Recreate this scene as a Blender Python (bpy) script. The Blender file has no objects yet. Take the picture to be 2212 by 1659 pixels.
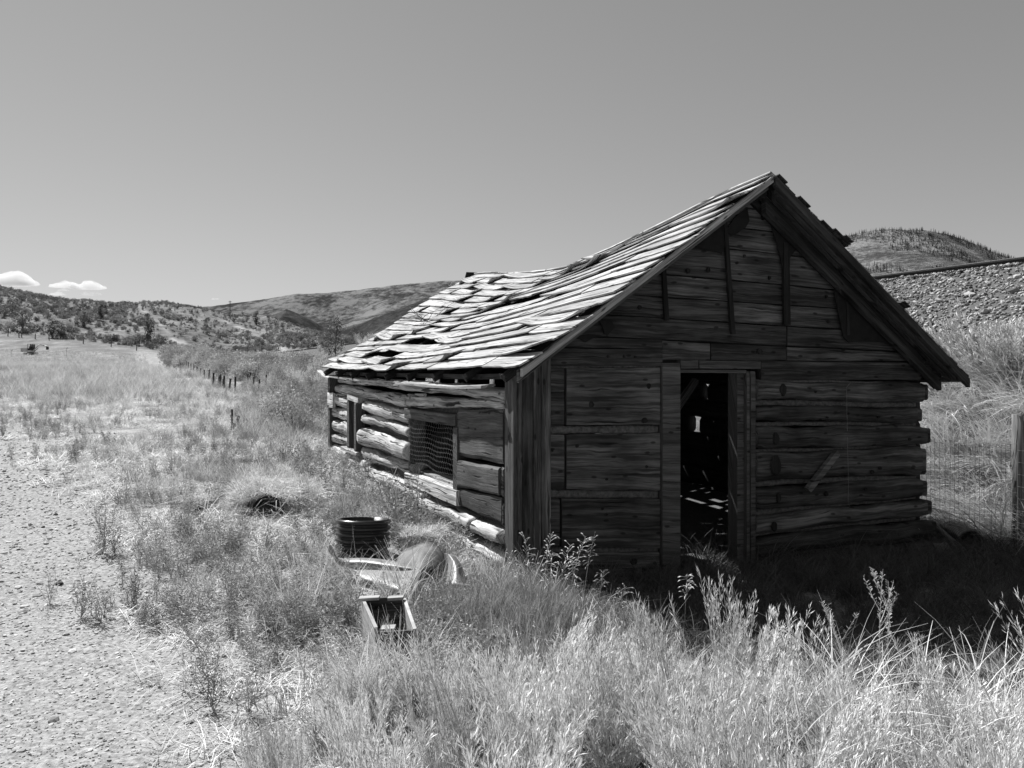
import bpy, math, random
import numpy as np
from mathutils import Vector, Matrix

random.seed(7); RNG = np.random.default_rng(7)
C = bpy.context.scene.collection
scn = bpy.context.scene

# ------------------------------------------------------------------ camera, sky, sun, exposure
EYE = 1.8; FPX = 1661.0; U0 = 1106.0; V0 = 800.0
cam_d = bpy.data.cameras.new('camera'); cam = bpy.data.objects.new('camera', cam_d); C.objects.link(cam)
cam.location = (0, 0, EYE); cam.rotation_euler = (math.radians(90), 0, 0)
cam_d.sensor_width = 36; cam_d.lens = 36*FPX/2212; cam_d.shift_y = -29.5/2212
cam_d.clip_start = 0.05; cam_d.clip_end = 30000
scn.camera = cam
SUN_EL = 50.0
SX, SY = -0.72, 0.694                       # horizontal direction towards the sun
world = bpy.data.worlds.new('World'); scn.world = world; world.use_nodes = True
wn = world.node_tree; wn.nodes.clear()
sky = wn.nodes.new('ShaderNodeTexSky'); sky.sky_type = 'NISHITA'; sky.sun_disc = False
sky.sun_elevation = math.radians(SUN_EL); sky.sun_rotation = math.atan2(SX, SY)
sky.altitude = 2000; sky.air_density = 1.0; sky.dust_density = 0.6; sky.ozone_density = 1.0
bw = wn.nodes.new('ShaderNodeSeparateColor')
mth = wn.nodes.new('ShaderNodeMath'); mth.operation = 'MULTIPLY'; mth.inputs[1].default_value = 0.62
mad = wn.nodes.new('ShaderNodeMath'); mad.operation = 'MULTIPLY_ADD'; mad.inputs[1].default_value = 0.38
bg = wn.nodes.new('ShaderNodeBackground'); wo = wn.nodes.new('ShaderNodeOutputWorld')
wn.links.new(sky.outputs[0], bw.inputs[0]); wn.links.new(bw.outputs[2], mth.inputs[0])
wn.links.new(bw.outputs[0], mad.inputs[0]); wn.links.new(mth.outputs[0], mad.inputs[2])
pw = wn.nodes.new('ShaderNodeMath'); pw.operation = 'POWER'; pw.inputs[1].default_value = 0.80
wn.links.new(mad.outputs[0], pw.inputs[0]); wn.links.new(pw.outputs[0], bg.inputs[0])
bg.inputs[1].default_value = 0.0655
wn.links.new(bg.outputs[0], wo.inputs[0])
sun_d = bpy.data.lights.new('sun', 'SUN'); sun = bpy.data.objects.new('sun', sun_d); C.objects.link(sun)
sun_d.energy = 5.0; sun_d.angle = math.radians(0.5); sun_d.color = (1, 1, 1)
ce = math.cos(math.radians(SUN_EL)); se = math.sin(math.radians(SUN_EL))
sun.rotation_euler = Vector((SX*ce, SY*ce, se)).to_track_quat('Z', 'Y').to_euler()
sun.location = (-20, 10, 40)
vs = scn.view_settings; vs.view_transform = 'Standard'; vs.look = 'None'; vs.gamma = 1; vs.exposure = 0.85
vs.use_curve_mapping = False
scn.render.resolution_x = 1024; scn.render.resolution_y = 768
scn.cycles.max_bounces = 4; scn.cycles.transparent_max_bounces = 8

# ------------------------------------------------------------------ helpers
def tag(o, label=None, cat=None, group=None, kind=None):
    if label: o['label'] = label
    if cat: o['category'] = cat
    if group: o['group'] = group
    if kind: o['kind'] = kind
    return o

def thing(name, label, cat, loc=(0, 0, 0), rotz=0, group=None):
    o = bpy.data.objects.new(name, None); C.objects.link(o)
    o.location = loc; o.rotation_euler = (0, 0, rotz); o.empty_display_size = 0.1
    return tag(o, label, cat, group)

def mesh(name, verts, faces, mat, parent=None, smooth=False, uvs=None, base=None, local=False):
    """one mesh object; world-space verts unless local=True"""
    me = bpy.data.meshes.new(name)
    verts = np.asarray(verts, dtype=float).reshape(-1, 3)
    off = np.zeros(3)
    if parent is not None and not local: off = np.array(parent.location)
    if parent is None and base is not None: off = np.array(base, dtype=float)
    me.from_pydata((verts-off).tolist(), [], [tuple(int(i) for i in f) for f in faces])
    if uvs is not None:
        uv = me.uv_layers.new(name='UVMap')
        li = np.empty(len(me.loops), dtype=np.int32); me.loops.foreach_get('vertex_index', li)
        uv.data.foreach_set('uv', np.asarray(uvs, dtype=np.float32)[li].ravel())
    if mat is not None: me.materials.append(mat)
    if smooth: me.polygons.foreach_set('use_smooth', [True]*len(me.polygons))
    o = bpy.data.objects.new(name, me); C.objects.link(o)
    if parent is not None: o.parent = parent
    elif base is not None: o.location = base
    return o

def fastmesh(name, V, F, mat):
    """quads/tris numpy -> mesh datablock (F is (n,4) or (n,3))"""
    me = bpy.data.meshes.new(name)
    V = np.asarray(V, dtype=np.float32); F = np.asarray(F, dtype=np.int32)
    k = F.shape[1]
    me.vertices.add(len(V)); me.vertices.foreach_set('co', V.ravel())
    me.loops.add(F.size); me.loops.foreach_set('vertex_index', F.ravel())
    me.polygons.add(len(F)); me.polygons.foreach_set('loop_start', np.arange(0, F.size, k, dtype=np.int32))
    me.update(calc_edges=True); me.validate()
    if mat is not None: me.materials.append(mat)
    return me

class MB:
    def __init__(s): s.v = []; s.f = []; s.uv = []
    def add(s, v, f, uv=None):
        n = len(s.v); s.v += [tuple(map(float, p)) for p in v]; s.f += [tuple(i+n for i in q) for q in f]
        s.uv += list(uv) if uv is not None else [(p[0], p[1]) for p in v]
    def box(s, c, d, rot=None):
        c = Vector(c); hx, hy, hz = d[0]/2, d[1]/2, d[2]/2
        P = [Vector((x*hx, y*hy, z*hz)) for x in (-1, 1) for y in (-1, 1) for z in (-1, 1)]
        if rot is not None: P = [rot @ p for p in P]
        s.add([c+p for p in P], [(0, 1, 3, 2), (4, 6, 7, 5), (0, 4, 5, 1), (2, 3, 7, 6), (0, 2, 6, 4), (1, 5, 7, 3)])
    def tube(s, pts, r, k=6, cap=True):
        pts = [Vector(p) for p in pts]; n = len(pts)
        rs = r if hasattr(r, '__len__') else [r]*n
        V = []; F = []; UV = []; L = 0
        ref = Vector((0.3, 0.2, 1)).normalized()
        if abs((pts[-1]-pts[0]).normalized().dot(ref)) > 0.9: ref = Vector((1, 0.1, 0))
        for i, p in enumerate(pts):
            a = pts[max(i-1, 0)]; b = pts[min(i+1, n-1)]; t = (b-a).normalized()
            x = t.cross(ref).normalized(); y = t.cross(x)
            if i: L += (p-pts[i-1]).length
            for j in range(k):
                an = 2*math.pi*j/k
                V.append(p+(x*math.cos(an)+y*math.sin(an))*rs[i]); UV.append((L, an*rs[i]))
        for i in range(n-1):
            for j in range(k):
                F.append((i*k+j, i*k+(j+1) % k, (i+1)*k+(j+1) % k, (i+1)*k+j))
        if cap: F.append(tuple(range(k))[::-1]); F.append(tuple((n-1)*k+j for j in range(k)))
        s.add(V, F, UV)
    def build(s, name, mat, parent=None, smooth=False, base=None, local=False):
        return mesh(name, s.v, s.f, mat, parent, smooth, s.uv, base, local)

def sm(a, b, q):
    t = np.clip((q-a)/(b-a), 0, 1); return t*t*(3-2*t)

def P(u, v, Y):
    return Vector(((u-U0)/FPX*Y, Y, EYE-(v-V0)/FPX*Y))

def vnoise(x, y, seed=0):
    """cheap value noise"""
    xi = np.floor(x).astype(np.int64); yi = np.floor(y).astype(np.int64); xf = x-xi; yf = y-yi
    def h(a, b):
        n = (a*374761393+b*668265263+seed*1274126177) & 0xffffffff
        n = ((n ^ (n >> 13))*1274126177) & 0xffffffff
        return ((n ^ (n >> 16)) & 0xffff)/65535.0
    u = xf*xf*(3-2*xf); w = yf*yf*(3-2*yf)
    return (h(xi, yi)*(1-u)+h(xi+1, yi)*u)*(1-w)+(h(xi, yi+1)*(1-u)+h(xi+1, yi+1)*u)*w
def fbm(x, y, o=4, seed=0):
    r = 0; a = .5
    for i in range(o): r = r+a*vnoise(x*2**i, y*2**i, seed+i); a *= .5
    return r

# ------------------------------------------------------------------ materials (all neutral: the photograph is black and white)
def new_mat(name):
    m = bpy.data.materials.new(name); m.use_nodes = True
    nt = m.node_tree; b = nt.nodes['Principled BSDF']; b.inputs['Specular IOR Level'].default_value = 0.25
    return m, nt, b
def g(v): return (v, v, v, 1)
def ramp(nt, src, stops):
    r = nt.nodes.new('ShaderNodeValToRGB'); el = r.color_ramp.elements
    el[0].position = stops[0][0]; el[0].color = g(stops[0][1])
    el[1].position = stops[-1][0]; el[1].color = g(stops[-1][1])
    for p, c in stops[1:-1]:
        e = el.new(p); e.color = g(c)
    nt.links.new(src, r.inputs[0]); return r.outputs[0]
def noise(nt, vec, scale, detail=4, rough=.55, sc3=None):
    if sc3 is not None:
        mp = nt.nodes.new('ShaderNodeMapping'); mp.inputs['Scale'].default_value = sc3
        nt.links.new(vec, mp.inputs[0]); vec = mp.outputs[0]
    n = nt.nodes.new('ShaderNodeTexNoise'); n.inputs['Scale'].default_value = scale
    n.inputs['Detail'].default_value = detail; n.inputs['Roughness'].default_value = rough
    nt.links.new(vec, n.inputs['Vector']); return n.outputs['Fac']
def math_(nt, op, a, b=None, c=None):
    n = nt.nodes.new('ShaderNodeMath'); n.operation = op
    for i, q in enumerate((a, b, c)):
        if q is None: continue
        if isinstance(q, (int, float)): n.inputs[i].default_value = q
        else: nt.links.new(q, n.inputs[i])
    return n.outputs[0]
def bump(nt, b, h, strength, dist=.01):
    n = nt.nodes.new('ShaderNodeBump'); n.inputs['Strength'].default_value = strength; n.inputs['Distance'].default_value = dist
    nt.links.new(h, n.inputs['Height']); nt.links.new(n.outputs[0], b.inputs['Normal'])

def wood(name, lo, hi, crack=.25, var=.3, rough=.85, stain=.5, bs=.8, knots=True, gf=60, cth=.33):
    m, nt, b = new_mat(name); N = nt.nodes; Lk = nt.links
    uv = N.new('ShaderNodeUVMap'); oi = N.new('ShaderNodeObjectInfo')
    cb = N.new('ShaderNodeCombineXYZ'); Lk.new(math_(nt, 'MULTIPLY', oi.outputs['Random'], 37.0), cb.inputs[0])
    Lk.new(math_(nt, 'MULTIPLY', oi.outputs['Random'], 11.3), cb.inputs[1])
    va = N.new('ShaderNodeVectorMath'); va.operation = 'ADD'; Lk.new(uv.outputs[0], va.inputs[0]); Lk.new(cb.outputs[0], va.inputs[1])
    vec = va.outputs[0]
    # warp so the grain flows round knots
    wz = noise(nt, vec, 3.0, 2, .5, (1.2, 4, 1))
    wv = N.new('ShaderNodeCombineXYZ'); Lk.new(math_(nt, 'MULTIPLY', wz, .045), wv.inputs[1])
    vb = N.new('ShaderNodeVectorMath'); vb.operation = 'ADD'; Lk.new(vec, vb.inputs[0]); Lk.new(wv.outputs[0], vb.inputs[1]); vec2 = vb.outputs[0]
    gr = noise(nt, vec2, 1.0, 5, .75, (1.6, gf, 1))
    gr2 = noise(nt, vec2, 1.0, 3, .6, (.8, 22, 1))
    big = noise(nt, vec, 1.6, 3, .6, (1, 3, 1))
    mix = math_(nt, 'ADD', math_(nt, 'MULTIPLY', gr, .55), math_(nt, 'MULTIPLY', gr2, .45))
    col = ramp(nt, mix, [(.32, lo*.55), (.45, lo), (.56, (lo+hi)/2), (.70, hi)])
    # cracks along the grain
    ck = noise(nt, vec2, 1.0, 2, .5, (1.3, 34, 1))
    ckm = ramp(nt, ck, [(cth, crack), (cth+.045, 1.0)])
    st = ramp(nt, big, [(.35, 1-stain), (.6, 1.0)])
    f = math_(nt, 'MULTIPLY', ckm, st)
    if knots:
        mp = N.new('ShaderNodeMapping'); mp.inputs['Scale'].default_value = (2.3, 5.5, 1); Lk.new(vec, mp.inputs[0])
        vo = N.new('ShaderNodeTexVoronoi'); vo.inputs['Scale'].default_value = 1.0; vo.voronoi_dimensions = '2D'; Lk.new(mp.outputs[0], vo.inputs['Vector'])
        kn = ramp(nt, vo.outputs['Distance'], [(.035, .3), (.06, .55), (.075, 1.0)])
        f = math_(nt, 'MULTIPLY', f, kn)
    rv = math_(nt, 'ADD', math_(nt, 'MULTIPLY', oi.outputs['Random'], var), 1-var/2)
    f = math_(nt, 'MULTIPLY', f, rv)
    mx = N.new('ShaderNodeVectorMath'); mx.operation = 'SCALE'; Lk.new(col, mx.inputs[0]); Lk.new(f, mx.inputs['Scale'])
    Lk.new(mx.outputs[0], b.inputs['Base Color']); b.inputs['Roughness'].default_value = rough
    hh = math_(nt, 'ADD', math_(nt, 'MULTIPLY', mix, .6), math_(nt, 'MULTIPLY', ckm, .8))
    bump(nt, b, hh, bs, .012)
    return m

def plain(name, lo, hi, scale=8, rough=.8, metal=0, bs=.3, spec=.3, bd=.01):
    m, nt, b = new_mat(name)
    tc = nt.nodes.new('ShaderNodeTexCoord')
    n = noise(nt, tc.outputs['Object'], scale, 5, .6)
    c = ramp(nt, n, [(.3, lo), (.7, hi)])
    nt.links.new(c, b.inputs['Base Color']); b.inputs['Roughness'].default_value = rough
    b.inputs['Metallic'].default_value = metal; b.inputs['Specular IOR Level'].default_value = spec
    bump(nt, b, n, bs, bd); return m

def leafmat(name, lo, hi, trans=.3, rough=.6, tip=None):
    m, nt, b = new_mat(name); N = nt.nodes
    oi = N.new('ShaderNodeObjectInfo'); ge = N.new('ShaderNodeTexCoord')
    n = noise(nt, ge.outputs['Object'], 9, 2)
    f = math_(nt, 'ADD', math_(nt, 'MULTIPLY', oi.outputs['Random'], .5), math_(nt, 'MULTIPLY', n, .5))
    c = ramp(nt, f, [(.2, lo), (.75, hi)])
    nt.links.new(c, b.inputs['Base Color']); b.inputs['Roughness'].default_value = rough
    b.inputs['Specular IOR Level'].default_value = .35
    tr = N.new('ShaderNodeBsdfTranslucent'); nt.links.new(c, tr.inputs[0])
    mx = N.new('ShaderNodeMixShader'); mx.inputs[0].default_value = trans
    nt.links.new(b.outputs[0], mx.inputs[1]); nt.links.new(tr.outputs[0], mx.inputs[2])
    nt.links.new(mx.outputs[0], N['Material Output'].inputs[0]); return m

M = {}
M['roofwood'] = wood('bleached_roof_wood', .28, .70, crack=.15, var=.35, stain=.35, bs=.8, cth=.355)
M['log'] = wood('bleached_log_wood', .36, .90, crack=.08, var=.3, stain=.35, bs=1.0, gf=44, cth=.375)
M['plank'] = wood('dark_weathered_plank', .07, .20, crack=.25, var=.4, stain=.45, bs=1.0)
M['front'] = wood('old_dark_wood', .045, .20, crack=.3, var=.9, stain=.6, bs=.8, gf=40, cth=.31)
M['jamb'] = wood('door_frame_wood', .07, .17, crack=.4, var=.2, stain=.4, bs=.8)
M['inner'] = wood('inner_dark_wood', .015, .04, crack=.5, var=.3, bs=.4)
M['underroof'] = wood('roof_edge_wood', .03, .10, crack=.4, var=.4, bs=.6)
M['crate'] = wood('crate_wood', .26, .48, crack=.6, var=.2, stain=.2, bs=.5)
M['post'] = wood('fence_post_wood', .07, .28, crack=.2, var=.3, stain=.4, bs=1.0)
M['pole'] = wood('pole_wood', .05, .11, crack=.5, var=.3, bs=.4)
M['chink'] = plain('chinking_mortar', .05, .15, 30, .95, bs=.8)
M['tar'] = plain('tar_paper', .008, .016, 12, .9, bs=.5)
M['wire'] = plain('galvanised_wire', .35, .55, 20, .5, .3, bs=.1)
M['netting'] = plain('dull_netting_wire', .14, .30, 20, .6, .2, bs=.1)
M['rustwire'] = plain('rusty_wire', .05, .12, 20, .8, .2, bs=.1)
M['blackplastic'] = plain('black_plastic', .010, .016, 6, .28, 0, .05, .6)
M['metal'] = plain('dull_sheet_metal', .12, .30, 7, .5, .25, .5, .5, .03)
M['basin'] = plain('weathered_basin', .07, .17, 9, .7, .1, .6, .3, .02)
M['rail'] = plain('rail_steel', .02, .04, 20, .6, .5, .2)
M['railtop'] = plain('polished_rail_head', .45, .6, 20, .35, .7, .05)
M['stone'] = None
M['grass'] = leafmat('green_grass', .14, .36, .35)
M['dry'] = leafmat('dry_grass', .26, .80, .25)
M['straw'] = leafmat('matted_straw', .26, .74, .15)
M['brush'] = leafmat('pale_brush_leaves', .48, .85, .2)
M['shadegrass'] = leafmat('shade_darkened_grass', .05, .15, .25)  # grass colour lowered to deepen the cabin's shadow zone
M['stem'] = leafmat('plant_stem', .30, .50, .1)
M['weed'] = leafmat('weed_leaves', .13, .36, .3)
M['sage'] = leafmat('sagebrush_leaves', .14, .52, .2)
M['hillshrub'] = leafmat('hill_shrub_leaves', .07, .30, .2)
M['conifer'] = leafmat('conifer_needles', .04, .11, .1)
M['tree'] = leafmat('tree_leaves', .06, .15, .25)
M['bark'] = plain('bark', .05, .12, 14, .9, bs=.8)
M['cloud'] = None
def mk_stone(name, lo, hi):
    m, nt, b = new_mat(name); N = nt.nodes
    oi = N.new('ShaderNodeObjectInfo'); tc = N.new('ShaderNodeTexCoord')
    n = noise(nt, tc.outputs['Object'], 3, 4)
    f = math_(nt, 'ADD', math_(nt, 'MULTIPLY', oi.outputs['Random'], .8), math_(nt, 'MULTIPLY', n, .2))
    c = ramp(nt, f, [(.1, lo), (.5, (lo+hi)*.5), (.95, hi)])
    nt.links.new(c, b.inputs['Base Color']); b.inputs['Roughness'].default_value = .85
    bump(nt, b, n, .4, .01); return m
M['stone'] = mk_stone('ballast_stone', .06, .46)
M['gravel'] = mk_stone('pale_gravel', .12, .55)
m, nt, b = new_mat('cloud_vapour'); nt.nodes.remove(b)
pv = nt.nodes.new('ShaderNodeVolumePrincipled'); pv.inputs['Color'].default_value = g(1); pv.inputs['Density'].default_value = .0065; pv.inputs['Anisotropy'].default_value = .6
nt.links.new(pv.outputs[0], nt.nodes['Material Output'].inputs['Volume'])
M['cloud'] = m

# ------------------------------------------------------------------ terrain
HU = np.array([-1500, -400, 0, 150, 260, 350, 450, 500, 590, 640, 700, 760, 850, 1500, 3000.])
HBV = np.array([690, 700, 722, 737, 750, 764, 765, 765, 762, 758, 755, 752, 757, 757, 757.])
HBY = np.array([170, 175, 185, 180, 175, 170, 170, 175, 180, 180, 180, 180, 190, 190, 190.])
HCV = np.array([560, 590, 622, 654, 657, 654, 672, 685, 691, 705, 721, 744, 765, 765, 765.])
HCY = np.array([330, 330, 330, 320, 330, 350, 380, 400, 340, 300, 280, 250, 240, 240, 240.])
def H(x, y, lumps=True):
    x = np.asarray(x, float); y = np.asarray(y, float)
    w = .899*x+.438*y
    zl = sm(5, 12, y)*(.1+.031*np.clip(y, 0, 75))
    kw = sm(2.2, 4.5, w)
    z = zl*(1-kw*(1-sm(16, 40, y)))-.15*kw*sm(3.5, 6, y)
    yy = np.maximum(y, 1.0); u = U0+FPX*x/yy
    bv = np.interp(u, HU, HBV); by = np.interp(u, HU, HBY); cv = np.interp(u, HU, HCV); cy = np.interp(u, HU, HCY)
    zb = EYE+(V0-bv)/FPX*by; zc = EYE+(V0-cv)/FPX*cy
    z60 = .1+.031*60
    q1 = np.clip((y-60)/(by-60), 0, 1); q2 = np.clip((y-by)/(cy-by), 0, 1)
    zf = z60+(zb-z60)*q1**3.0
    zf = np.where(y > by, zb+(zc-zb)*(1-(1-q2)**1.35), zf)
    zf = np.where(y > cy, zc-.10*(y-cy), zf)
    zf = np.maximum(zf, -25)
    if lumps:
        am = sm(0, .12, q2)*(1-sm(.55, .95, q2))
        zf = zf+am*((fbm(x/34, y/60, 4, 3)-.5)*10+(fbm(x/9, y/12, 3, 9)-.45)*2.2)
        zf = zf+(q1 > 0)*(q2 <= 0)*(fbm(x/14, y/20, 3, 21)-.45)*.5*sm(70, 100, y)
    bl = sm(50, 72, y)
    z = z*(1-bl)+zf*bl
    if lumps: z = z+(fbm(x*.9, y*.9, 3, 5)-.45)*.10*sm(1.5, 4, np.hypot(x, y))*(1-bl)
    # mound over the old culvert
    z = z+.20*np.exp(-(((x+2.80)/.40)**2+((y-9.1)/.42)**2))
    # railway embankment
    e = -.15+(w-9.5)*.619
    top = 3.98
    e = np.minimum(e, top); e = np.where(w > 20.5, top-(w-20.5)*.6, e)
    if lumps: e = e+(fbm(x*1.1, y*1.1, 3, 15)-.45)*.12*sm(9.5, 10.5, w)*(1-sm(15, 16.0, w))
    z = np.where((w > 9.3) & (y < 240), np.maximum(z, e), z)
    return z
def Hs(x, y): return float(H(np.array([x]), np.array([y]))[0])
def at(u, v, Y): return P(u, v, Y)
def ground_pt(u, Y):
    x = (u-U0)/FPX*Y; return Vector((x, Y, Hs(x, Y)))

# path mask: pale gravel track along the left
def path_d(x, y):
    # signed distance to right edge of the track (positive = on the track)
    ex = np.interp(y, [-10, 2, 3.5, 6, 8, 10, 16, 30], [3.4, -.25, -1.05, -2.6, -3.8, -5.5, -10.2, -21])
    return ex-x

def edge_at(u): return np.interp(u, [480, 600, 800, 1000, 1400, 1650, 1800, 1950, 2100, 2500], [2.6, 3.05, 3.5, 3.85, 3.95, 4.15, 3.3, 3.25, 3.6, 3.9])
def build_ground():
    az = np.concatenate([np.linspace(-180, -52, 26)[:-1], np.linspace(-52, 52, 300), np.linspace(52, 180, 26)[1:]])*math.pi/180
    r = np.concatenate([[0.02], np.geomspace(.8, 620, 250), np.geomspace(650, 12000, 18)])
    A, R = np.meshgrid(az, r, indexing='ij'); X = R*np.sin(A); Y = R*np.cos(A); Z = H(X, Y)
    Z = np.where(R > 600, np.minimum(Z, -22), Z)
    na, nr = A.shape; V = np.stack([X, Y, Z], -1).reshape(-1, 3)
    i, j = np.meshgrid(np.arange(na-1), np.arange(nr-1), indexing='ij'); k = (i*nr+j).ravel()
    F = np.stack([k, k+nr, k+nr+1, k+1], -1)[:, ::-1]
    me = fastmesh('ground', V, F, None)
    me.polygons.foreach_set('use_smooth', [True]*len(me.polygons))
    # soil colour attribute: 1 track, .. field
    x, y = V[:, 0], V[:, 1]
    d = path_d(x, y)+(fbm(x*1.3, y*1.3, 3, 31)-.45)*1.1
    tr = sm(-1.4, .3, d)*(y < 26)*(1-sm(18, 26, y))
    w = .899*x+.438*y
    emb = ((w > 10.2) & (w < 21) & (y < 200)).astype(float)
    field = ((w < -.5) & (y > 14)).astype(float)*sm(14, 30, y)
    u = U0+FPX*x/np.maximum(y, 1); by = np.interp(u, HU, HBY)
    hill = sm(-4, 4, y-by)
    bs_ = ((u > 480) & (y < edge_at(u)+.15) & (y > 1)).astype(float)  # soil under the brush painted darker, as shade between the clumps
    for nm, a in (('brush_shade', bs_), ('track', tr), ('ballast', emb), ('field', field), ('hill', hill)):
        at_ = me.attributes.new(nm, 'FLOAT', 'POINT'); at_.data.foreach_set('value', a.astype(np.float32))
    # bare scars on the hillside
    s1 = seg_d(u, V0-(V[:, 2]-EYE)/np.maximum(y, 1)*FPX, [(300, 662), (335, 690), (375, 735), (455, 762)], 2.2)
    s2 = seg_d(u, V0-(V[:, 2]-EYE)/np.maximum(y, 1)*FPX, [(452, 684), (530, 712), (590, 748), (640, 762)], 1.6)
    sc = np.maximum(s1, s2)*hill*sm(.30, .55, fbm(x/7, y/7, 3, 91))
    at_ = me.attributes.new('scar', 'FLOAT', 'POINT'); at_.data.foreach_set('value', sc.astype(np.float32))
    m, nt, b = new_mat('ground_soil'); N = nt.nodes; L = nt.links
    tc = N.new('ShaderNodeTexCoord'); vec = tc.outputs['Object']
    def attr(n):
        a = N.new('ShaderNodeAttribute'); a.attribute_name = n; return a.outputs['Fac']
    n1 = noise(nt, vec, 30, 6, .7); n2 = noise(nt, vec, 1.2, 5, .6); n3 = noise(nt, vec, .05, 5, .6)
    n4 = noise(nt, vec, .35, 6, .7, (1, .35, 1)); n5 = noise(nt, vec, 5, 5, .75)
    soil = ramp(nt, math_(nt, 'ADD', math_(nt, 'MULTIPLY', n1, .6), math_(nt, 'MULTIPLY', n2, .4)), [(.36, .08), (.5, .24), (.62, .42)])
    track = ramp(nt, n1, [(.35, .14), (.5, .27), (.65, .40)])
    bal = ramp(nt, n1, [(.35, .05), (.65, .15)])
    fieldc = ramp(nt, math_(nt, 'ADD', math_(nt, 'MULTIPLY', n4, .55), math_(nt, 'MULTIPLY', n5, .45)), [(.38, .08), (.5, .15), (.62, .28)])
    hillc = ramp(nt, math_(nt, 'ADD', math_(nt, 'MULTIPLY', n3, .3), math_(nt, 'MULTIPLY', noise(nt, vec, .5, 6, .75), .7)), [(.40, .05), (.5, .12), (.60, .22)])
    cur = soil
    for nm, c in (('brush_shade', ramp(nt, n1, [(.35, .03), (.65, .10)])), ('field', fieldc), ('ballast', bal), ('hill', hillc), ('track', track)):
        mx = N.new('ShaderNodeMix'); mx.data_type = 'RGBA'; L.new(attr(nm), mx.inputs['Factor']); L.new(cur, mx.inputs['A']); L.new(c, mx.inputs['B']); cur = mx.outputs['Result']
    mx = N.new('ShaderNodeMix'); mx.data_type = 'RGBA'; L.new(attr('scar'), mx.inputs['Factor']); L.new(cur, mx.inputs['A']); mx.inputs['B'].default_value = g(.30); cur = mx.outputs['Result']
    L.new(cur, b.inputs['Base Color']); b.inputs['Roughness'].default_value = .95; b.inputs['Specular IOR Level'].default_value = .1
    bump(nt, b, math_(nt, 'ADD', n1, math_(nt, 'MULTIPLY', n5, 2.0)), .7, .02)
    me.materials.append(m)
    o = bpy.data.objects.new('ground', me); C.objects.link(o); tag(o, kind='structure')
def seg_d(u, v, pts, wd):
    best = np.full(u.shape, 1e9)
    for (a, b), (c, d) in zip(pts[:-1], pts[1:]):
        dx, dy = c-a, d-b; t = np.clip(((u-a)*dx+(v-b)*dy)/(dx*dx+dy*dy), 0, 1)
        best = np.minimum(best, np.hypot(u-a-t*dx, v-b-t*dy))
    return 1-sm(wd*.6, wd*1.5, best)
build_ground()

def ridge(name, sky, Yd, near, mat, amp, seed, nx=260, ny=70, foot=-20.0, shape=1.25):
    sky = np.array(sky, float); us = np.linspace(sky[0, 0], sky[-1, 0], nx); vs_ = np.interp(us, sky[:, 0], sky[:, 1])
    vs_ = vs_+(fbm(us/9, us*0, 4, seed)-.47)*2.2
    q = np.concatenate([[-.25, -.1], np.linspace(0, 1, ny)])
    U, Q = np.meshgrid(us, q, indexing='ij'); ZC = EYE+(V0-np.interp(U, us, vs_))/FPX*Yd
    Yy = Yd+(near-Yd)*Q; X = (U-U0)/FPX*Yd*(1+0*Q)*(1-(1-near/Yd)*Q*.6)
    Qc = np.clip(Q, 0, 1)
    Z = foot+(ZC-foot)*(1-Qc)**shape
    s = Yd/1000
    er = np.abs(fbm(X/(420*s), Yy/(900*s), 5, seed+3)-.47)*2
    Z = Z-(er*amp-(fbm(X/(150*s), Yy/(260*s), 4, seed+8)-.47)*amp*.5)*sm(0, .25, Qc)*(1-sm(.8, 1, Qc))
    Z = np.where(Q < 0, ZC+Q*Yd*.35, Z)
    V = np.stack([X, Yy, Z], -1).reshape(-1, 3); n2 = len(q)
    i, j = np.meshgrid(np.arange(nx-1), np.arange(n2-1), indexing='ij'); k = (i*n2+j).ravel()
    F = np.stack([k, k+1, k+n2+1, k+n2], -1)
    me = fastmesh(name, V, F, mat); me.polygons.foreach_set('use_smooth', [True]*len(me.polygons))
    o = bpy.data.objects.new(name, me); C.objects.link(o); tag(o, kind='structure')
    return V
def mtn_mat(name, lo, hi, sc, th=.5, wid=.06):
    m, nt, b = new_mat(name); tc = nt.nodes.new('ShaderNodeTexCoord'); v = tc.outputs['Object']
    n1 = noise(nt, v, sc, 7, .68); n2 = noise(nt, v, sc*11, 5, .75)
    f = math_(nt, 'ADD', math_(nt, 'MULTIPLY', n1, .6), math_(nt, 'MULTIPLY', n2, .4))
    nt.links.new(ramp(nt, f, [(th-wid, lo), (th, (lo+hi)*.45), (th+wid, hi)]), b.inputs['Base Color'])
    b.inputs['Roughness'].default_value = 1; b.inputs['Specular IOR Level'].default_value = 0
    bump(nt, b, n2, .6, 12); return m
ridge('far_mountains', [(200, 668), (345, 659), (400, 656), (430, 664), (470, 660), (500, 655), (560, 648), (640, 635), (700, 633), (780, 625), (860, 615), (960, 607), (1040, 603), (1150, 585), (1400, 560), (1700, 600), (2600, 640)],
      5200, 2600, mtn_mat('far_mountain_cover', .035, .17, .0022, .5, .05), 420, 40)
ridge('forested_foothill', [(480, 715), (540, 700), (575, 687), (619, 667), (650, 680), (700, 706), (740, 714), (800, 690), (880, 660), (960, 636), (1100, 600), (1300, 610)],
      2300, 1400, mtn_mat('foothill_cover', .03, .085, .004, .52), 70, 60)
ridge('conifer_hill', [(1400, 600), (1600, 560), (1700, 543), (1800, 519), (1850, 504), (1885, 498), (1910, 495), (2000, 497), (2050, 507), (2100, 524), (2140, 542), (2180, 556), (2230, 580), (2300, 610), (2500, 660)],
      1100, 560, mtn_mat('hill_grass_cover', .06, .22, .012, .5), 22, 80, foot=20, shape=1.05)

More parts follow.
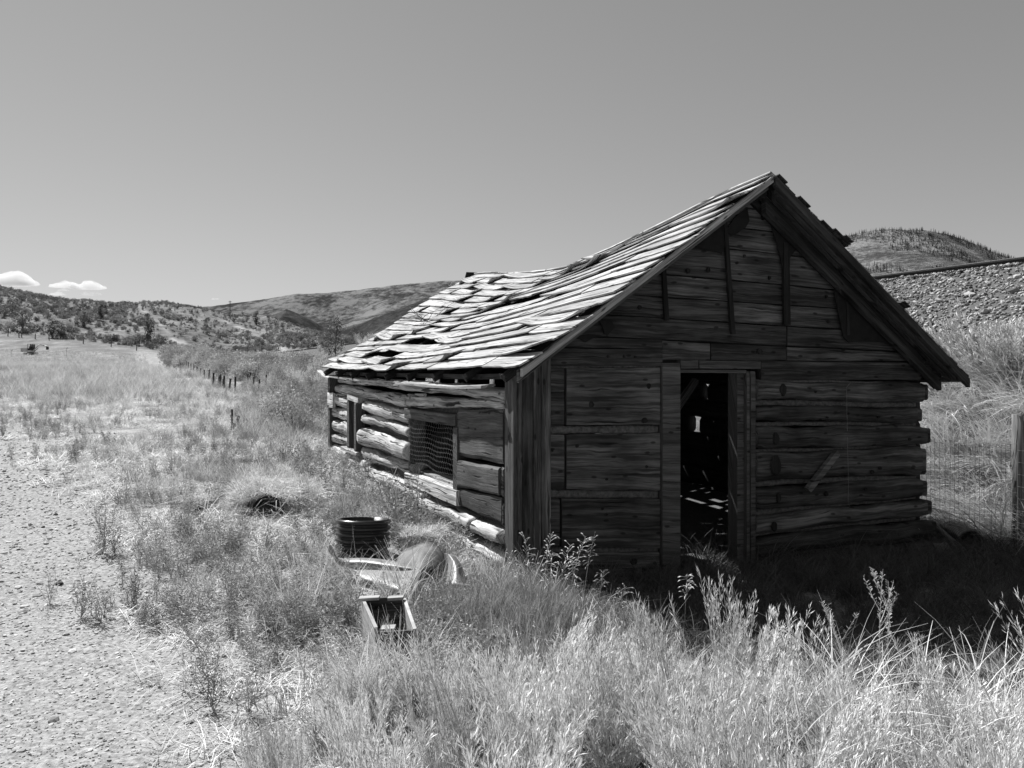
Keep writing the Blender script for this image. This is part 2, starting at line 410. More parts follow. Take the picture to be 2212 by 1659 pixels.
# ------------------------------------------------------------------ clouds
def cloud(u0, u1, v0, v1, lab, seed, Yd=9000):
    W = (u1-u0)/FPX*Yd; Hh = (v1-v0)/FPX*Yd; base = P((u0+u1)/2, v1, Yd)
    nu, nv = 96, 40; th, ph = np.meshgrid(np.linspace(0, 2*np.pi, nu, endpoint=False), np.linspace(-np.pi/2, np.pi/2, nv), indexing='ij')
    dx = np.cos(ph)*np.cos(th); dy = np.cos(ph)*np.sin(th); dz = np.sin(ph)
    k = W/Hh*.55
    bl = 1+.9*(fbm(dx*k*1.6+seed*3+9, dz*1.9+dy*.8+5, 4, seed)-.47)
    env = .55+.45*np.abs(np.sin((dx*1.25+seed)*2.1))
    X = dx*W/2*(1+.12*(bl-1)); Yv = dy*Hh*1.2*bl; Z = np.where(dz > 0, dz*Hh*env*bl*.85, dz*Hh*.10)
    V = np.stack([X, Yv, Z], -1).reshape(-1, 3); idx = np.arange(nu*nv).reshape(nu, nv)
    a_ = idx[:, :-1]; b2 = np.roll(idx, -1, 0)[:, :-1]; F = np.stack([a_, b2, b2+1, a_+1], -1).reshape(-1, 4)
    me = bpy.data.meshes.new('cloud'); me.from_pydata(V.tolist(), [], F.tolist()); me.materials.append(M['cloud'])
    me.polygons.foreach_set('use_smooth', [True]*len(me.polygons))
    o = bpy.data.objects.new('cloud', me); o.location = base; C.objects.link(o)
    tag(o, lab, 'cloud', 'small white clouds low in the sky')
cloud(-90, 83, 579, 614, 'largest white cloud at the left edge of the sky', 3)
cloud(104, 178, 605, 620, 'long flat white cloud beside the biggest puffy one', 8)
cloud(150, 231, 602, 623, 'rounded right part of the second white cloud', 5)
cloud(106, 144, 629, 637, 'small thin white cloud low over the left hill', 2)
cloud(171, 219, 628, 637, 'small flat cloud below the rounded white cloud', 6)
cloud(124, 150, 622, 628, 'tiny white wisp directly under the long flat cloud', 11)
cloud(168, 189, 647, 652, 'faint tiny cloud almost touching the hill crest', 12)
cloud(455, 474, 643.5, 646.5, 'lone tiny cloud above the far ridge and power poles', 9)

# ------------------------------------------------------------------ the cabin
C0 = Vector((.078, 6.566, 0)); E1 = Vector((.9397, .3420, 0)); N1 = Vector((.3420, -.9397, 0))
E2 = Vector((-.438, .899, 0)).normalized(); N2 = Vector((-.899, -.438, 0)).normalized()
def solve(u, v, E):
    k = (u-U0)/FPX; s = (k*C0.y-C0.x)/(E.x-k*E.y); Y = C0.y+E.y*s
    return (s, EYE-(v-V0)/FPX*Y)
Fp = lambda u, v: solve(u, v, E1)
Sp = lambda u, v: solve(u, v, E2)
cabin = thing('log_cabin', 'old log and plank cabin with sagging board roof and open doorway', 'cabin', (C0.x, C0.y, 0))

def stick(E, Nn, TL, TR, BL, BR, d0, d1, nseg=8, k=8, p=.35, rough=.006, name='plank', mat=None, wob=.0, parent=None, org=None):
    """a plank or log between corner points (s,z) in a wall plane, depth d0..d1 outwards"""
    O = C0 if org is None else org; rr = random.Random(hash((round(TL[0], 3), round(TL[1], 3), round(BR[0], 3), name)) & 0xffff)
    ph = [rr.uniform(0, 6.28) for _ in range(8)]
    V = []; UV = []; F = []
    L0 = TL[0]; cum = 0; length = math.hypot(TR[0]-TL[0], TR[1]-TL[1]); uo = rr.uniform(0, 5); hgt = (TL[1]-BL[1]+TR[1]-BR[1])/2
    per = 2*(abs(hgt)+abs(d1-d0))
    for i in range(nseg+1):
        t = i/nseg
        ts, tz = TL[0]+(TR[0]-TL[0])*t, TL[1]+(TR[1]-TL[1])*t
        bs, bz = BL[0]+(BR[0]-BL[0])*t, BL[1]+(BR[1]-BL[1])*t
        w1 = math.sin(ph[0]+t*length*3.1)+.6*math.sin(ph[1]+t*length*7.7)
        w2 = math.sin(ph[2]+t*length*2.3)+.6*math.sin(ph[3]+t*length*8.9)
        tz += rough*w1+rr.uniform(-1, 1)*rough*.5; bz += rough*w2+rr.uniform(-1, 1)*rough*.5
        dd = wob*math.sin(ph[4]+t*length*2.6)
        for j in range(k):
            an = 2*math.pi*(j+.5)/k; c_, s_ = math.cos(an), math.sin(an)
            fc = math.copysign(abs(c_)**p, c_); fs = math.copysign(abs(s_)**p, s_)
            f = .5+.5*fs; d = (d0+d1)/2+(d1-d0)/2*fc+dd+rr.uniform(-1, 1)*rough*.6
            s = bs+(ts-bs)*f; z = bz+(tz-bz)*f
            q = O+E*s+Nn*d; V.append((q.x, q.y, z)); UV.append((uo+t*length, (f*abs(hgt) if fc > 0 else per-f*abs(hgt))))
    for i in range(nseg):
        for j in range(k):
            F.append((i*k+j, i*k+(j+1) % k, (i+1)*k+(j+1) % k, (i+1)*k+j))
    F.append(tuple(range(k))[::-1]); F.append(tuple(nseg*k+j for j in range(k)))
    cr = E.cross(Vector((0, 0, 1)))
    if cr.dot(Nn) < 0: pass
    o = mesh(name, V, F, mat, parent or cabin, p > .6, UV)
    return o
def fb(name, quad, d0, d1, mat, **kw):   # quad: (uL, vTL, vBL, uR, vTR, vBR) in the front wall
    uL, a, b_, uR, c, d = quad
    return stick(E1, N1, Fp(uL, a), Fp(uR, c), Fp(uL, b_), Fp(uR, d), d0, d1, name=name, mat=mat, **kw)
def sb(name, quad, d0, d1, mat, **kw):   # quad in the side wall, left (far) to right (near)
    uL, a, b_, uR, c, d = quad
    return stick(E2, N2, Sp(uR, c), Sp(uL, a), Sp(uR, d), Sp(uL, b_), d0, d1, name=name, mat=mat, **kw)

FW, JB, PL, LG, IN = M['front'], M['jamb'], M['plank'], M['log'], M['inner']
# gable rows clipped by the rakes
AP = (2.307, 3.50)
def rakeL(z): return (z-1.80)/((AP[1]-1.80)/AP[0])
def rakeR(z): return 4.60-(z-1.72)/((AP[1]-1.72)/(4.60-AP[0]))
lines = [((1588, 490), (1670, 500)), ((1570, 536), (1766, 557)), ((1436, 592.5), (1796, 624.5)), ((1365, 636), (1802, 666)), ((1305, 679), (1814, 711)), ((1234, 725), (1963, 761)), ((1180, 777), (1981, 782))]
def lz(i, s):
    a = Fp(*lines[i][0]); b = Fp(*lines[i][1]); return a[1]+(b[1]-a[1])*(s-a[0])/(b[0]-a[0])
def gable_row(i, j, s0=None, s1=None, mat=FW, dz=.006, d1=.0):
    top = (lambda s: lz(i, s)-dz) if i is not None else (lambda s: AP[1]-.02)
    bot = (lambda s: lz(j, s)+dz)
    def ends(fn):
        s = 2.3
        for _ in range(6): l = rakeL(fn(s)); s = l
        l = s; s = 2.3
        for _ in range(6): s = rakeR(fn(s))
        return l, s
    tl, tr = ends(top); bl, br = ends(bot)
    if i is None: tl = tr-.02 if tl > tr else tl
    if s0 is not None: tl = max(tl, s0+.005); bl = max(bl, s0+.005)
    if s1 is not None: tr = min(tr, s1-.005); br = min(br, s1-.005)
    if tr <= tl: tr = tl+.01
    off = random.uniform(-.008, .012)
    stick(E1, N1, (tl, top(tl)), (tr, top(tr)), (bl, bot(bl)), (br, bot(br)), -.05, -.012+off+d1, name='wall_board', mat=mat, nseg=10, p=.12, rough=.003)
s1432 = Fp(1432, 700)[0]; s1537 = Fp(1537, 750)[0]; s1702 = Fp(1701, 700)[0]; s1577 = Fp(1577, 600)[0]
gable_row(None, 0); gable_row(0, 1, s1=s1702); gable_row(0, 1, s0=s1702)
for i, j in ((1, 2), (2, 3), (3, 4)):
    gable_row(i, j, s1=s1577); gable_row(i, j, s0=s1577, s1=s1702); gable_row(i, j, s0=s1702)
gable_row(4, 5, s1=s1702); gable_row(4, 5, s0=s1702)
gable_row(5, 6, s0=s1432, s1=s1537); gable_row(5, 6, s0=s1537, s1=s1702); gable_row(5, 6, s0=s1702)
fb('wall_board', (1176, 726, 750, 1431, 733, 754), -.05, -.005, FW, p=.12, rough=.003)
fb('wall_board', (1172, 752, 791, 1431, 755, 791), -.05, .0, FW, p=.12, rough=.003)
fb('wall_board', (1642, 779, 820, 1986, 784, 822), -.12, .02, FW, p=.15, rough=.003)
lin = [C0+E1*s_+N1*d for d in (-.075, -.065) for s_ in (.03, 2.307, 4.56)]
zz = [1.845, 3.46, 1.81]
Vv = [(lin[k].x, lin[k].y, zz[k % 3]) for k in range(6)]
mesh('dark_gap_backing', Vv, [(0, 1, 2), (5, 4, 3), (0, 3, 4, 1), (1, 4, 5, 2), (2, 5, 3, 0)], M['inner'], cabin, uvs=[(v[0], v[2]) for v in Vv])  # dark sheet added behind the gable boards so the gaps look black
# gable battens and tar paper
for q in ((1563, 480, 1580, 722, 9), (1431, 583, 1437, 692, 9), (1694, 525, 1696, 702, 15), (1824, 614, 1828, 724, 6)):
    u0, v0, u1, v1, wpx = q; a = Fp(u0, v0); b_ = Fp(u1, v1); hw = wpx/FPX*7.2/2
    q4 = [(a[0]-hw, a[1]), (a[0]+hw, a[1]), (b_[0]-hw*1.2, b_[1]), (b_[0]+hw*1.2, b_[1])]
    mb = MB(); V = []; UV = []
    for d in (.006, .035):
        for s, z in (q4[0], q4[1], q4[3], q4[2]):
            w_ = C0+E1*s+N1*d; V.append((w_.x, w_.y, z)); UV.append((z, s))
    mb.add(V, [(0, 1, 2, 3), (7, 6, 5, 4), (0, 4, 5, 1), (1, 5, 6, 2), (2, 6, 7, 3), (3, 7, 4, 0)], UV)
    mb.build('batten', M['inner'], cabin)
def ragged(pts, d, name, mat):
    V = []; n = len(pts)
    for dd in (d, d+.006):
        for (u, v) in pts:
            s, z = Fp(u, v); w_ = C0+E1*s+N1*(dd+random.uniform(0, .008)); V.append((w_.x, w_.y, z))
    F = [tuple(range(n)), tuple(range(2*n-1, n-1, -1))]+[(i, i+n, (i+1) % n+n, (i+1) % n) for i in range(n)]
    mesh(name, V, F, mat, cabin, uvs=[(p[0], p[2]) for p in V])
ragged([(1561, 505), (1585, 470), (1612, 450), (1616, 478), (1608, 492), (1596, 500), (1590, 505), (1578, 510), (1571, 504)], .012, 'tar_paper', M['tar'])
ragged([(1500, 534), (1548, 492), (1566, 480), (1567, 520), (1562, 534), (1556, 550), (1548, 545), (1530, 541), (1515, 538)], .012, 'tar_paper', M['tar'])
ragged([(1648, 450), (1672, 470), (1726, 534), (1712, 544), (1703, 558), (1702, 600), (1699, 628), (1690, 600), (1683, 560), (1672, 520), (1660, 480)], .014, 'tar_paper', M['tar'])
ragged([(1798, 600), (1840, 640), (1900, 700), (1944, 736), (1940, 742), (1870, 738), (1830, 740), (1818, 728), (1808, 680), (1800, 640)], .014, 'tar_paper', M['tar'])
ragged([(1292, 690), (1320, 694), (1326, 708), (1318, 716), (1310, 726), (1304, 722), (1300, 708)], .01, 'tar_paper', M['tar'])
ragged([(1228, 728), (1268, 722), (1300, 724), (1280, 730), (1262, 740), (1250, 733)], .012, 'tar_paper', M['tar'])

# left panel of the front wall: wide planks, chinking
for q in ((1182, 794, 920, 1426, 794, 918), (1184, 938, 1058, 1426, 936, 1060), (1188, 1077, 1183, 1426, 1078, 1185), (1189, 1194, 1262, 1424, 1192, 1268)):
    uL, a, b_, uR, c, d = q
    gx = 1219 if a < 1000 else 1209
    f_ = (gx-uL)/(uR-uL); vt = a+(c-a)*f_; vb = b_+(d-b_)*f_
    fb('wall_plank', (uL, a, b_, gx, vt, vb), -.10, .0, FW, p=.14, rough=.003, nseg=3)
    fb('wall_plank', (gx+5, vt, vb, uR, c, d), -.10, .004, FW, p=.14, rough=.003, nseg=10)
for q in ((1184, 919, 939, 1424, 921, 938), (1187, 1058, 1078, 1424, 1060, 1079), (1188, 1183, 1196, 1424, 1185, 1193), (1180, 789, 796, 1426, 789, 796)):
    fb('chinking', q, -.08, -.022, M['chink'], p=.6, rough=.005, nseg=24)
# corner boards
for (uL, uR, vt, vb, d) in ((1128.5, 1149, 792, 1238, .012), (1150, 1166, 788, 1240, .02), (1167, 1188, 776, 1240, .012)):
    a = Fp((uL), vt); b_ = Fp(uR, vt); sL, sR = Fp(uL, 900)[0], Fp(uR, 900)[0]
    mb = MB(); zt = 1.84+.6*(sL); 
    cpt = C0+E1*((sL+sR)/2)+N1*(d/2+.002); rot = Matrix.Rotation(math.atan2(E1.y, E1.x), 3, 'Z')
    mb.box((cpt.x, cpt.y, (zt-.12)/2), (sR-sL-.004, .03, zt+.12), rot)
    mb.uv = [(v[2], v[0]*.9+v[1]*.3) for v in mb.v]; mb.build('corner_board', M['front'], cabin)
sA, sB = Sp(1128, 900)[0], Sp(1100, 900)[0]
for (a, b_, d) in ((.0, sB*.45, .045), (sB*.45+.004, sB*.8, .035)):
    cpt = C0+E2*((a+b_)/2)+N2*(d-.015+.03); rot = Matrix.Rotation(math.atan2(E2.y, E2.x), 3, 'Z'); mb = MB()
    mb.box((cpt.x, cpt.y, .83), (b_-a, .03, 1.86), rot); mb.uv = [(v[2], v[1]) for v in mb.v]; mb.build('corner_board', PL, cabin)
cpt = C0; mb = MB(); mb.box((C0.x+N2.x*.02+.0, C0.y+N2.y*.02+.05, .83), (.09, .06, 1.84), Matrix.Rotation(math.atan2(E1.y, E1.x), 3, 'Z'))
mb.uv = [(v[2], v[0]) for v in mb.v]; mb.build('corner_post', M['front'], cabin)

# knots, nail holes and adze marks that stand out on the front wall
def knot(u, v, ru, rv, d=.006, mat=None):
    s0_, z0_ = Fp(u, v); a_, b_ = ru/FPX*7.1, rv/FPX*7.1; V = []; n_ = 10
    for rr_, dd in ((1, d-.01), (.8, d+.004), (.35, d)):
        for j in range(n_):
            an = 2*math.pi*j/n_; q = C0+E1*(s0_+a_*rr_*math.cos(an)*(1+.12*math.sin(3*an+u)))+N1*dd; V.append((q.x, q.y, z0_+b_*rr_*math.sin(an)))
    F = [(i*n_+j, i*n_+(j+1) % n_, (i+1)*n_+(j+1) % n_, (i+1)*n_+j) for i in range(2) for j in range(n_)]+[tuple(2*n_+j for j in range(n_))]
    mesh('knot', V, F, mat or M['inner'], cabin, uvs=[(p[2], p[0]) for p in V])
for kx in ((1277, 874, 7, 8), (1392, 908, 9, 7), (1401, 834, 6, 7), (1246, 963, 5, 4), (1396, 1008, 4, 4), (1193, 973, 3, 3), (1310, 1035, 4, 3), (1301, 1099, 4, 3), (1309, 1111, 5, 3), (1369, 1213, 10, 8), (1390, 1231, 6, 5), (1486, 585, 6, 6), (1530, 583, 5, 6), (1608, 553, 3, 4), (1592, 568, 4, 3), (1662, 600, 4, 5), (1648, 470, 6, 6), (1382, 664, 5, 5), (1313, 770, 4, 3), (1348, 770, 3, 3), (1372, 771, 3, 3), (1790, 694, 5, 5), (1785, 641, 4, 4), (1641, 759, 8, 6)):
    knot(*kx)
for kx in ((1683, 842, 10, 15), (1667, 946, 10, 15), (1668, 1004, 15, 24), (1673, 1073, 6, 13), (1664, 1135, 8, 12)): knot(*kx, d=.066)
for kx in ((1753, 846, 3, 3), (1823, 893, 3, 3), (1763, 905, 3, 2), (1778, 901, 3, 2), (1888, 900, 4, 3), (1875, 1018, 6, 5), (1892, 1010, 5, 4), (1785, 1006, 4, 4), (1776, 1065, 6, 6), (1861, 1055, 7, 4), (1955, 948, 5, 4)): knot(*kx, d=.062)
# right side of the front wall: hewn logs, chinking
R_ = [(820, 865, 826, 868, 2003), (876, 911, 878, 913, 1990), (919, 972, 919, 960, 2008), (976, 1038, 964, 1028, 1999), (1051, 1103, 1032, 1075, 2001), (1114, 1154, 1076, 1114, 2011), (1159, 1204, 1121, 1162, 2021), (1210, 1262, 1167, 1215, 2022)]
for i, (a, b_, c, d, ur) in enumerate(R_):
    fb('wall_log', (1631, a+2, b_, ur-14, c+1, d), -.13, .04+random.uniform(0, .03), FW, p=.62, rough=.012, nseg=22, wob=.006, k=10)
    fb('log_end', (ur-13, c+4, d-2, ur, c+5, d-3), -.12, .012, FW, p=.25, rough=.004, nseg=3)
    if i < 7:
        a2, c2 = R_[i+1][0], R_[i+1][2]
        fb('chinking', (1633, b_-1, a2+3, 1984, d-1, c2+3), -.10, -.03, M['chink'], p=.7, rough=.006, nseg=40)
fb('chinking', (1660, 819, 824, 1900, 823, 829), -.08, .0, M['chink'], p=.8, rough=.006, nseg=30)
# side-wall log ends poking out at the right corner
sR = 4.55
for (v0, v1, x) in ((873, 906, .10), (972, 1012, .11), (1034, 1066, .06), (1074, 1100, .12), (838, 845, .14)):
    z0 = Fp(2003, v1)[1]; z1 = Fp(2003, v0)[1]
    p = C0+E1*(sR+x*.5-.03)-N1*.25; mb = MB()
    mb.tube([p-E2*.0+Vector((0, 0, (z0+z1)/2))+N1*.02, p+Vector((0, 0, (z0+z1)/2))-N1*.5], (z1-z0)/2, 9)
    mb.build('log_end', M['inner'], cabin, True)

# door frame
dl0, dl1 = 1428, 1466
fb('door_jamb', (dl0, 782, 1262, dl1, 782, 1264), -.16, .03, JB, p=.1, rough=.001, nseg=4)
o = cabin.children[-1]
def swap_uv(o):
    uv = o.data.uv_layers[0].data
    for d in uv: d.uv = (d.uv[1]*1.0, d.uv[0])
swap_uv(o)
fb('door_header', (1468, 778, 796, 1506, 778, 796), -.16, .02, JB, p=.1, rough=.002, nseg=3)
fb('door_header', (1508, 778, 796, 1640, 780, 797), -.16, .024, JB, p=.1, rough=.002, nseg=5)
fb('door_stop', (1470, 798, 805, 1612, 799, 806), -.14, .0, JB, p=.1, rough=.001, nseg=4)
fb('door_jamb', (1597, 803, 1225, 1611, 804, 1223), -.18, -.03, JB, p=.1, rough=.001, nseg=3); swap_uv(cabin.children[-1])
fb('door_jamb', (1612, 800, 1225, 1618, 801, 1223), -.18, .012, JB, p=.1, rough=.001, nseg=3); swap_uv(cabin.children[-1])
fb('door_jamb', (1619, 800, 1225, 1629, 801, 1223), -.18, .024, JB, p=.1, rough=.001, nseg=3); swap_uv(cabin.children[-1])
# diagonal loose board and hanging wire
a = Fp(1729, 1056); b_ = Fp(1797, 976); pa = C0+E1*a[0]+N1*.10; pb = C0+E1*b_[0]+N1*.07
A3 = Vector((pa.x, pa.y, a[1])); B3 = Vector((pb.x, pb.y, b_[1])); mid = (A3+B3)/2; dr = (B3-A3)
rot = Matrix((dr.normalized(), N1, dr.normalized().cross(N1))).transposed()
mb = MB(); mb.box(mid, (dr.length, .05, .06), rot); mb.uv = [(dr.normalized().dot(Vector(v)), v[2]*.5) for v in mb.v]; mb.build('loose_board', M['post'], cabin)
pts = [(1829, 826), (1820, 836), (1820.5, 880), (1822, 960), (1824, 1040), (1823, 1086), (1828, 1092), (1822, 1094)]
mb = MB(); P3 = []
for u, v in pts:
    s, z = Fp(u, v); q = C0+E1*s+N1*.055; P3.append((q.x, q.y, z))
mb.tube(P3, .0018, 4); mb.build('hanging_wire', M['netting'], cabin)

# --- side wall
def slog(q, mat=LG, d0=-.16, d1=.07, p=.75, **kw):
    kw.setdefault('rough', .009); kw.setdefault('nseg', 28); kw.setdefault('k', 12); kw.setdefault('wob', .015)
    return sb('wall_log', q, d0, d1, mat, p=p, **kw)
slog((734, 812, 827, 1099, 838, 868), d1=.05)
slog((729, 828, 849, 884, 856, 880), d1=.06)
slog((884, 853, 880, 1099, 868, 884), d1=.03, p=.4)
slog((792, 866, 890, 890, 888, 918)); slog((791, 893, 913, 893, 921, 946)); slog((788, 922, 962, 894, 955, 996), d1=.11)
slog((790, 965, 990, 896, 1003, 1032), rough=.02, d1=.06)
slog((770, 992, 1014, 930, 1060, 1092), d1=.12); slog((775, 1022, 1052, 900, 1085, 1118), d1=.02, p=.3, mat=M['log'])
slog((731, 849, 876, 761, 858, 886)); slog((725, 877, 902, 762, 886, 912)); slog((726, 905, 930, 762, 916, 942), rough=.02); slog((724, 932, 955, 761, 945, 966))
slog((723, 960, 980, 800, 995, 1022), d1=.1)
slog((925, 1070, 1100, 1035, 1117, 1156), d1=.13); slog((1033, 1119, 1150, 1099, 1144, 1178), d1=.11)
slog((950, 1122, 1158, 1106, 1198, 1234), d1=.16); slog((880, 1105, 1140, 952, 1135, 1165), d1=.06)
slog((975, 1180, 1210, 1085, 1244, 1275), d1=.22)
slog((820, 1060, 1100, 980, 1130, 1180), d1=-.02, p=.3)
# chinking behind the logs
for q in ((730, 845, 880, 1099, 866, 900), (727, 870, 1010, 760, 880, 1030), (790, 880, 1060, 890, 900, 1100), (1004, 1085, 1240, 1099, 1130, 1250), (880, 1060, 1160, 1003, 1095, 1210)):
    sb('chinking', q, -.15, -.055, M['chink'], p=.15, rough=.004, nseg=10)
# short bits between top logs
sb('wall_board', (905, 848, 856, 925, 850, 858), .02, .05, M['log'], p=.2, nseg=2)
# near squared planks
sb('wall_plank', (999, 884, 984, 1098, 884, 1001), -.10, .055, PL, p=.2, rough=.006, nseg=10)
sb('wall_plank', (1002, 992, 1050, 1092, 1011, 1071), -.10, .075, PL, p=.2, rough=.006, nseg=8)
sb('wall_plank', (1004, 1054, 1092, 1095, 1077, 1131), -.10, .06, PL, p=.2, rough=.008, nseg=8)
for (a, b_) in ((993, 1068), (1072, 1128)):
    sb('plank_end', (1093.5, a+15, b_+5, 1098, a+17, b_+6), -.10, .05, M['post'], p=.2, rough=.006, nseg=3)
# far corner boards
sb('corner_board', (721, 808, 1005, 725, 809, 1006), -.1, .10, M['jamb'], p=.1, rough=.001, nseg=2); swap_uv(cabin.children[-1])
sb('corner_board', (722, 847, 880, 734, 850, 881), .07, .115, M['log'], p=.12, rough=.001, nseg=2); swap_uv(cabin.children[-1])

def window(name, wl, wr, tl, tr, bl, br, label):
    w_ = sb(name, (wl, tl-20, tl, wr, tr-22, tr), -.12, .06, M['jamb'], p=.12, rough=.003, nseg=6); w_['label'] = label
    return w_
# near window
win = sb('window', (886, 881, 903, 998, 896, 921), -.12, .075, M['plank'], p=.12, rough=.003, nseg=6)
def sub(parent, fn, *a, **k):
    o = fn(*a, **k); o.parent = parent; return o
sub(win, sb, 'jamb', (891, 904, 1018, 895, 905, 1020), -.14, .05, M['jamb'], p=.1, rough=.001, nseg=3)
sub(win, sb, 'jamb', (992, 922, 1066, 1001, 922, 1088), -.14, .07, M['jamb'], p=.1, rough=.001, nseg=3)
sub(win, sb, 'sill', (889, 1019, 1046, 1003, 1058, 1092), -.02, .09, M['log'], p=.12, rough=.003, nseg=6)
sub(win, sb, 'sill', (894, 1016, 1024, 1000, 1052, 1064), -.20, -.025, M['roofwood'], p=.12, rough=.002, nseg=6)
def chicken_wire():
    s0, s1 = Sp(999, 950)[0], Sp(892, 950)[0]; z0, z1 = .72, 1.42
    rr = random.Random(4); mb = MB(); a = .034
    def pt(s, z):
        zt = Sp(892, 904)[1]; q = C0+E2*s+N2*(.05+.02*math.sin(s*5+z*7)); 
        return Vector((q.x, q.y, z+.008*math.sin(s*9)+.006*math.sin(z*23+s*4)))
    dx = a*math.sqrt(3); dz = a*1.5; row = 0; z = z0
    def top(s): 
        f = (s-s0)/(s1-s0); return Sp(999, 922)[1]*(1-f)+Sp(892, 903)[1]*f+.03
    def bot(s):
        f = (s-s0)/(s1-s0); return Sp(999, 1064)[1]*(1-f)+Sp(892, 1018)[1]*f-.06
    while z < z1+.3:
        s = s0+(dx/2 if row % 2 else 0)
        while s < s1:
            if bot(s) < z < top(s):
                c = pt(s, z); l = pt(s-dx/2, z+a/2); r = pt(s+dx/2, z+a/2); up = pt(s-dx/2, z+a*1.5)
                for A_, B_ in ((c, l), (c, r), (l, up)): mb.tube([A_, B_], .0012, 3, False)
            s += dx
        z += dz; row += 1
    o = mb.build('chicken_wire', M['netting'], cabin); o.parent = win; o.location = (0, 0, 0)
chicken_wire()
# far window
win2 = sb('window', (762, 850, 863, 786, 859, 872), -.12, .09, M['log'], p=.12, rough=.003, nseg=3)
sub(win2, sb, 'jamb', (760.5, 863, 968, 765, 864, 970), -.14, .08, M['jamb'], p=.1, rough=.001, nseg=2)
sub(win2, sb, 'jamb', (782, 868, 976, 786, 869, 977), -.14, .12, M['jamb'], p=.1, rough=.001, nseg=2)
sub(win2, sb, 'jamb', (787, 866, 990, 792, 868, 992), -.12, .03, M['inner'], p=.1, rough=.001, nseg=2)
sub(win2, sb, 'sill', (754, 963, 971, 789, 976, 985), -.05, .14, M['roofwood'], p=.4, rough=.003, nseg=4)
# the far side of the cabin: back and right walls, built of plain logs
LB = 6.9
Cb = C0+E2*LB; Cr = C0+E1*4.55
LR = 6.3
Crb = Cr+E2*LR; Eb = (Crb-Cb); lb = Eb.length; Eb.normalize(); Nb = Vector((-Eb.y, Eb.x, 0))
for i in range(8):
    z0 = -.15+i*.245+.30*(1 if i >= 0 else 0)
    for a, b_ in {4: [(.1, 2.9), (3.0, 3.48), (3.78, LR)], 3: [(.1, 2.72), (2.88, 3.1), (3.16, LR)], 6: [(.1, 2.5), (2.6, 3.3), (3.5, LR)], 5: [(.1, 2.62), (2.67, LR)]}.get(i, [(.1, LR)]):
        f0, f1 = .15*(a/LR), .15*(b_/LR)
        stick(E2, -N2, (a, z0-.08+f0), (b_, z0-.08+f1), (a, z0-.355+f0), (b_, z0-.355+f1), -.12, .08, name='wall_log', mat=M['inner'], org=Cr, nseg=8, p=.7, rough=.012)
    gaps = [(0.05, lb)]
    if i == 6: gaps = [(0.05, 1.25), (1.33, 1.5), (1.75, 2.0), (2.06, 2.6), (2.7, lb)]
    if i == 4: gaps = [(0.05, 1.62), (1.70, 2.35), (2.44, lb)]
    for a, b_ in gaps:
        stick(Eb, Nb, (a, z0+.135), (b_, z0+.135), (a, z0-.14), (b_, z0-.14), -.10, .10, name='wall_log', mat=M['inner'], org=Cb, nseg=6, p=.7, rough=.012)
for i in range(9):   # rear gable boards
    z0 = 1.78+i*.19; z1 = z0+.192
    def ww(z): return max(.05, (1-(z-1.8)/1.62))*lb/2
    stick(Eb, Nb, (lb/2-ww(z1), z1), (lb/2+ww(z1), z1), (lb/2-ww(z0), z0), (lb/2+ww(z0), z0), -.03, .0, name='wall_board', mat=M['inner'], org=Cb, nseg=5, p=.12, rough=.003)

# --- roof surfaces
def bil(c, a, b_):
    return (c[0]*(1-a)*(1-b_)+c[1]*a*(1-b_)+c[3]*(1-a)*b_+c[2]*a*b_)
LC = [Vector((.09, 6.2, 1.80)), Vector((-3.19, 12.88, 1.81)), Vector((-.69, 13.39, 3.44)), Vector((2.4, 7.04, 3.575))]  # eave front, eave back, ridge back, ridge front
RC = [Vector((4.675, 7.87, 1.705)), Vector((1.60, 14.2, 1.72)), LC[2], LC[3]]
SA = [0, .1, .24, .38, .55, .63, .79, .9, 1.0]; SV = [0, .04, .16, .26, .34, .30, .18, .06, 0]
def sag(a): return float(np.interp(a, SA, SV))
def roofP(side, a, b_):
    p = bil(LC if side == 0 else RC, a, b_); s = sag(a)
    p = p.copy(); p.z -= s*(.12+.88*max(b_, 0)**.9)
    if side == 0: p.z += .035*math.sin(a*9+b_*7)*float(sm(.3, .5, a))*math.sin(math.pi*b_)
    return p
def roofN(side, a, b_):
    e = .01; x = roofP(side, a+e, b_)-roofP(side, a-e, b_); y = roofP(side, a, b_+e)-roofP(side, a, b_-e)
    n = x.cross(y); n.normalize()
    return n if n.z > 0 else -n
def shingle(side, a0, a1, b0, b1, lift0, lift1, th, curlA, curlB, mat, name='roof_board', ns=7, skew=0, jag=.0, parent=None):
    V = []; UV = []; F = []; uo = random.uniform(0, 9); L = (a1-a0)*7.2; W = (b1-b0)*3.0
    for i in range(ns+1):
        t = i/ns; a = a0+(a1-a0)*t; c = curlA*max(0, 1-t*2.2)**2+curlB*max(0, 1-(1-t)*2.2)**2
        sk = skew*(t-.5); j0 = random.uniform(-jag, jag)
        for (bb, lf, tt) in ((b0+sk+j0, lift0+c, 0), (b0+sk+j0, lift0+c, th), (b1+sk, lift1+c*.35, th), (b1+sk, lift1+c*.35, 0)):
            n = roofN(side, min(max(a, .011), .989), min(max(bb, .011), .98)); p = roofP(side, a, bb)+n*(lf+tt)
            V.append(p); UV.append((uo+t*L, (0 if bb < (b0+b1)/2+sk else W)+(tt*.3)))
    for i in range(ns):
        for j in range(4): F.append((i*4+j, i*4+(j+1) % 4, (i+1)*4+(j+1) % 4, (i+1)*4+j))
    F.append((3, 2, 1, 0)); F.append((ns*4, ns*4+1, ns*4+2, ns*4+3))
    return mesh(name, [tuple(v) for v in V], F, mat, parent or cabin, False, UV)
roof = mesh('roof', [], [], None, cabin)
random.seed(21)
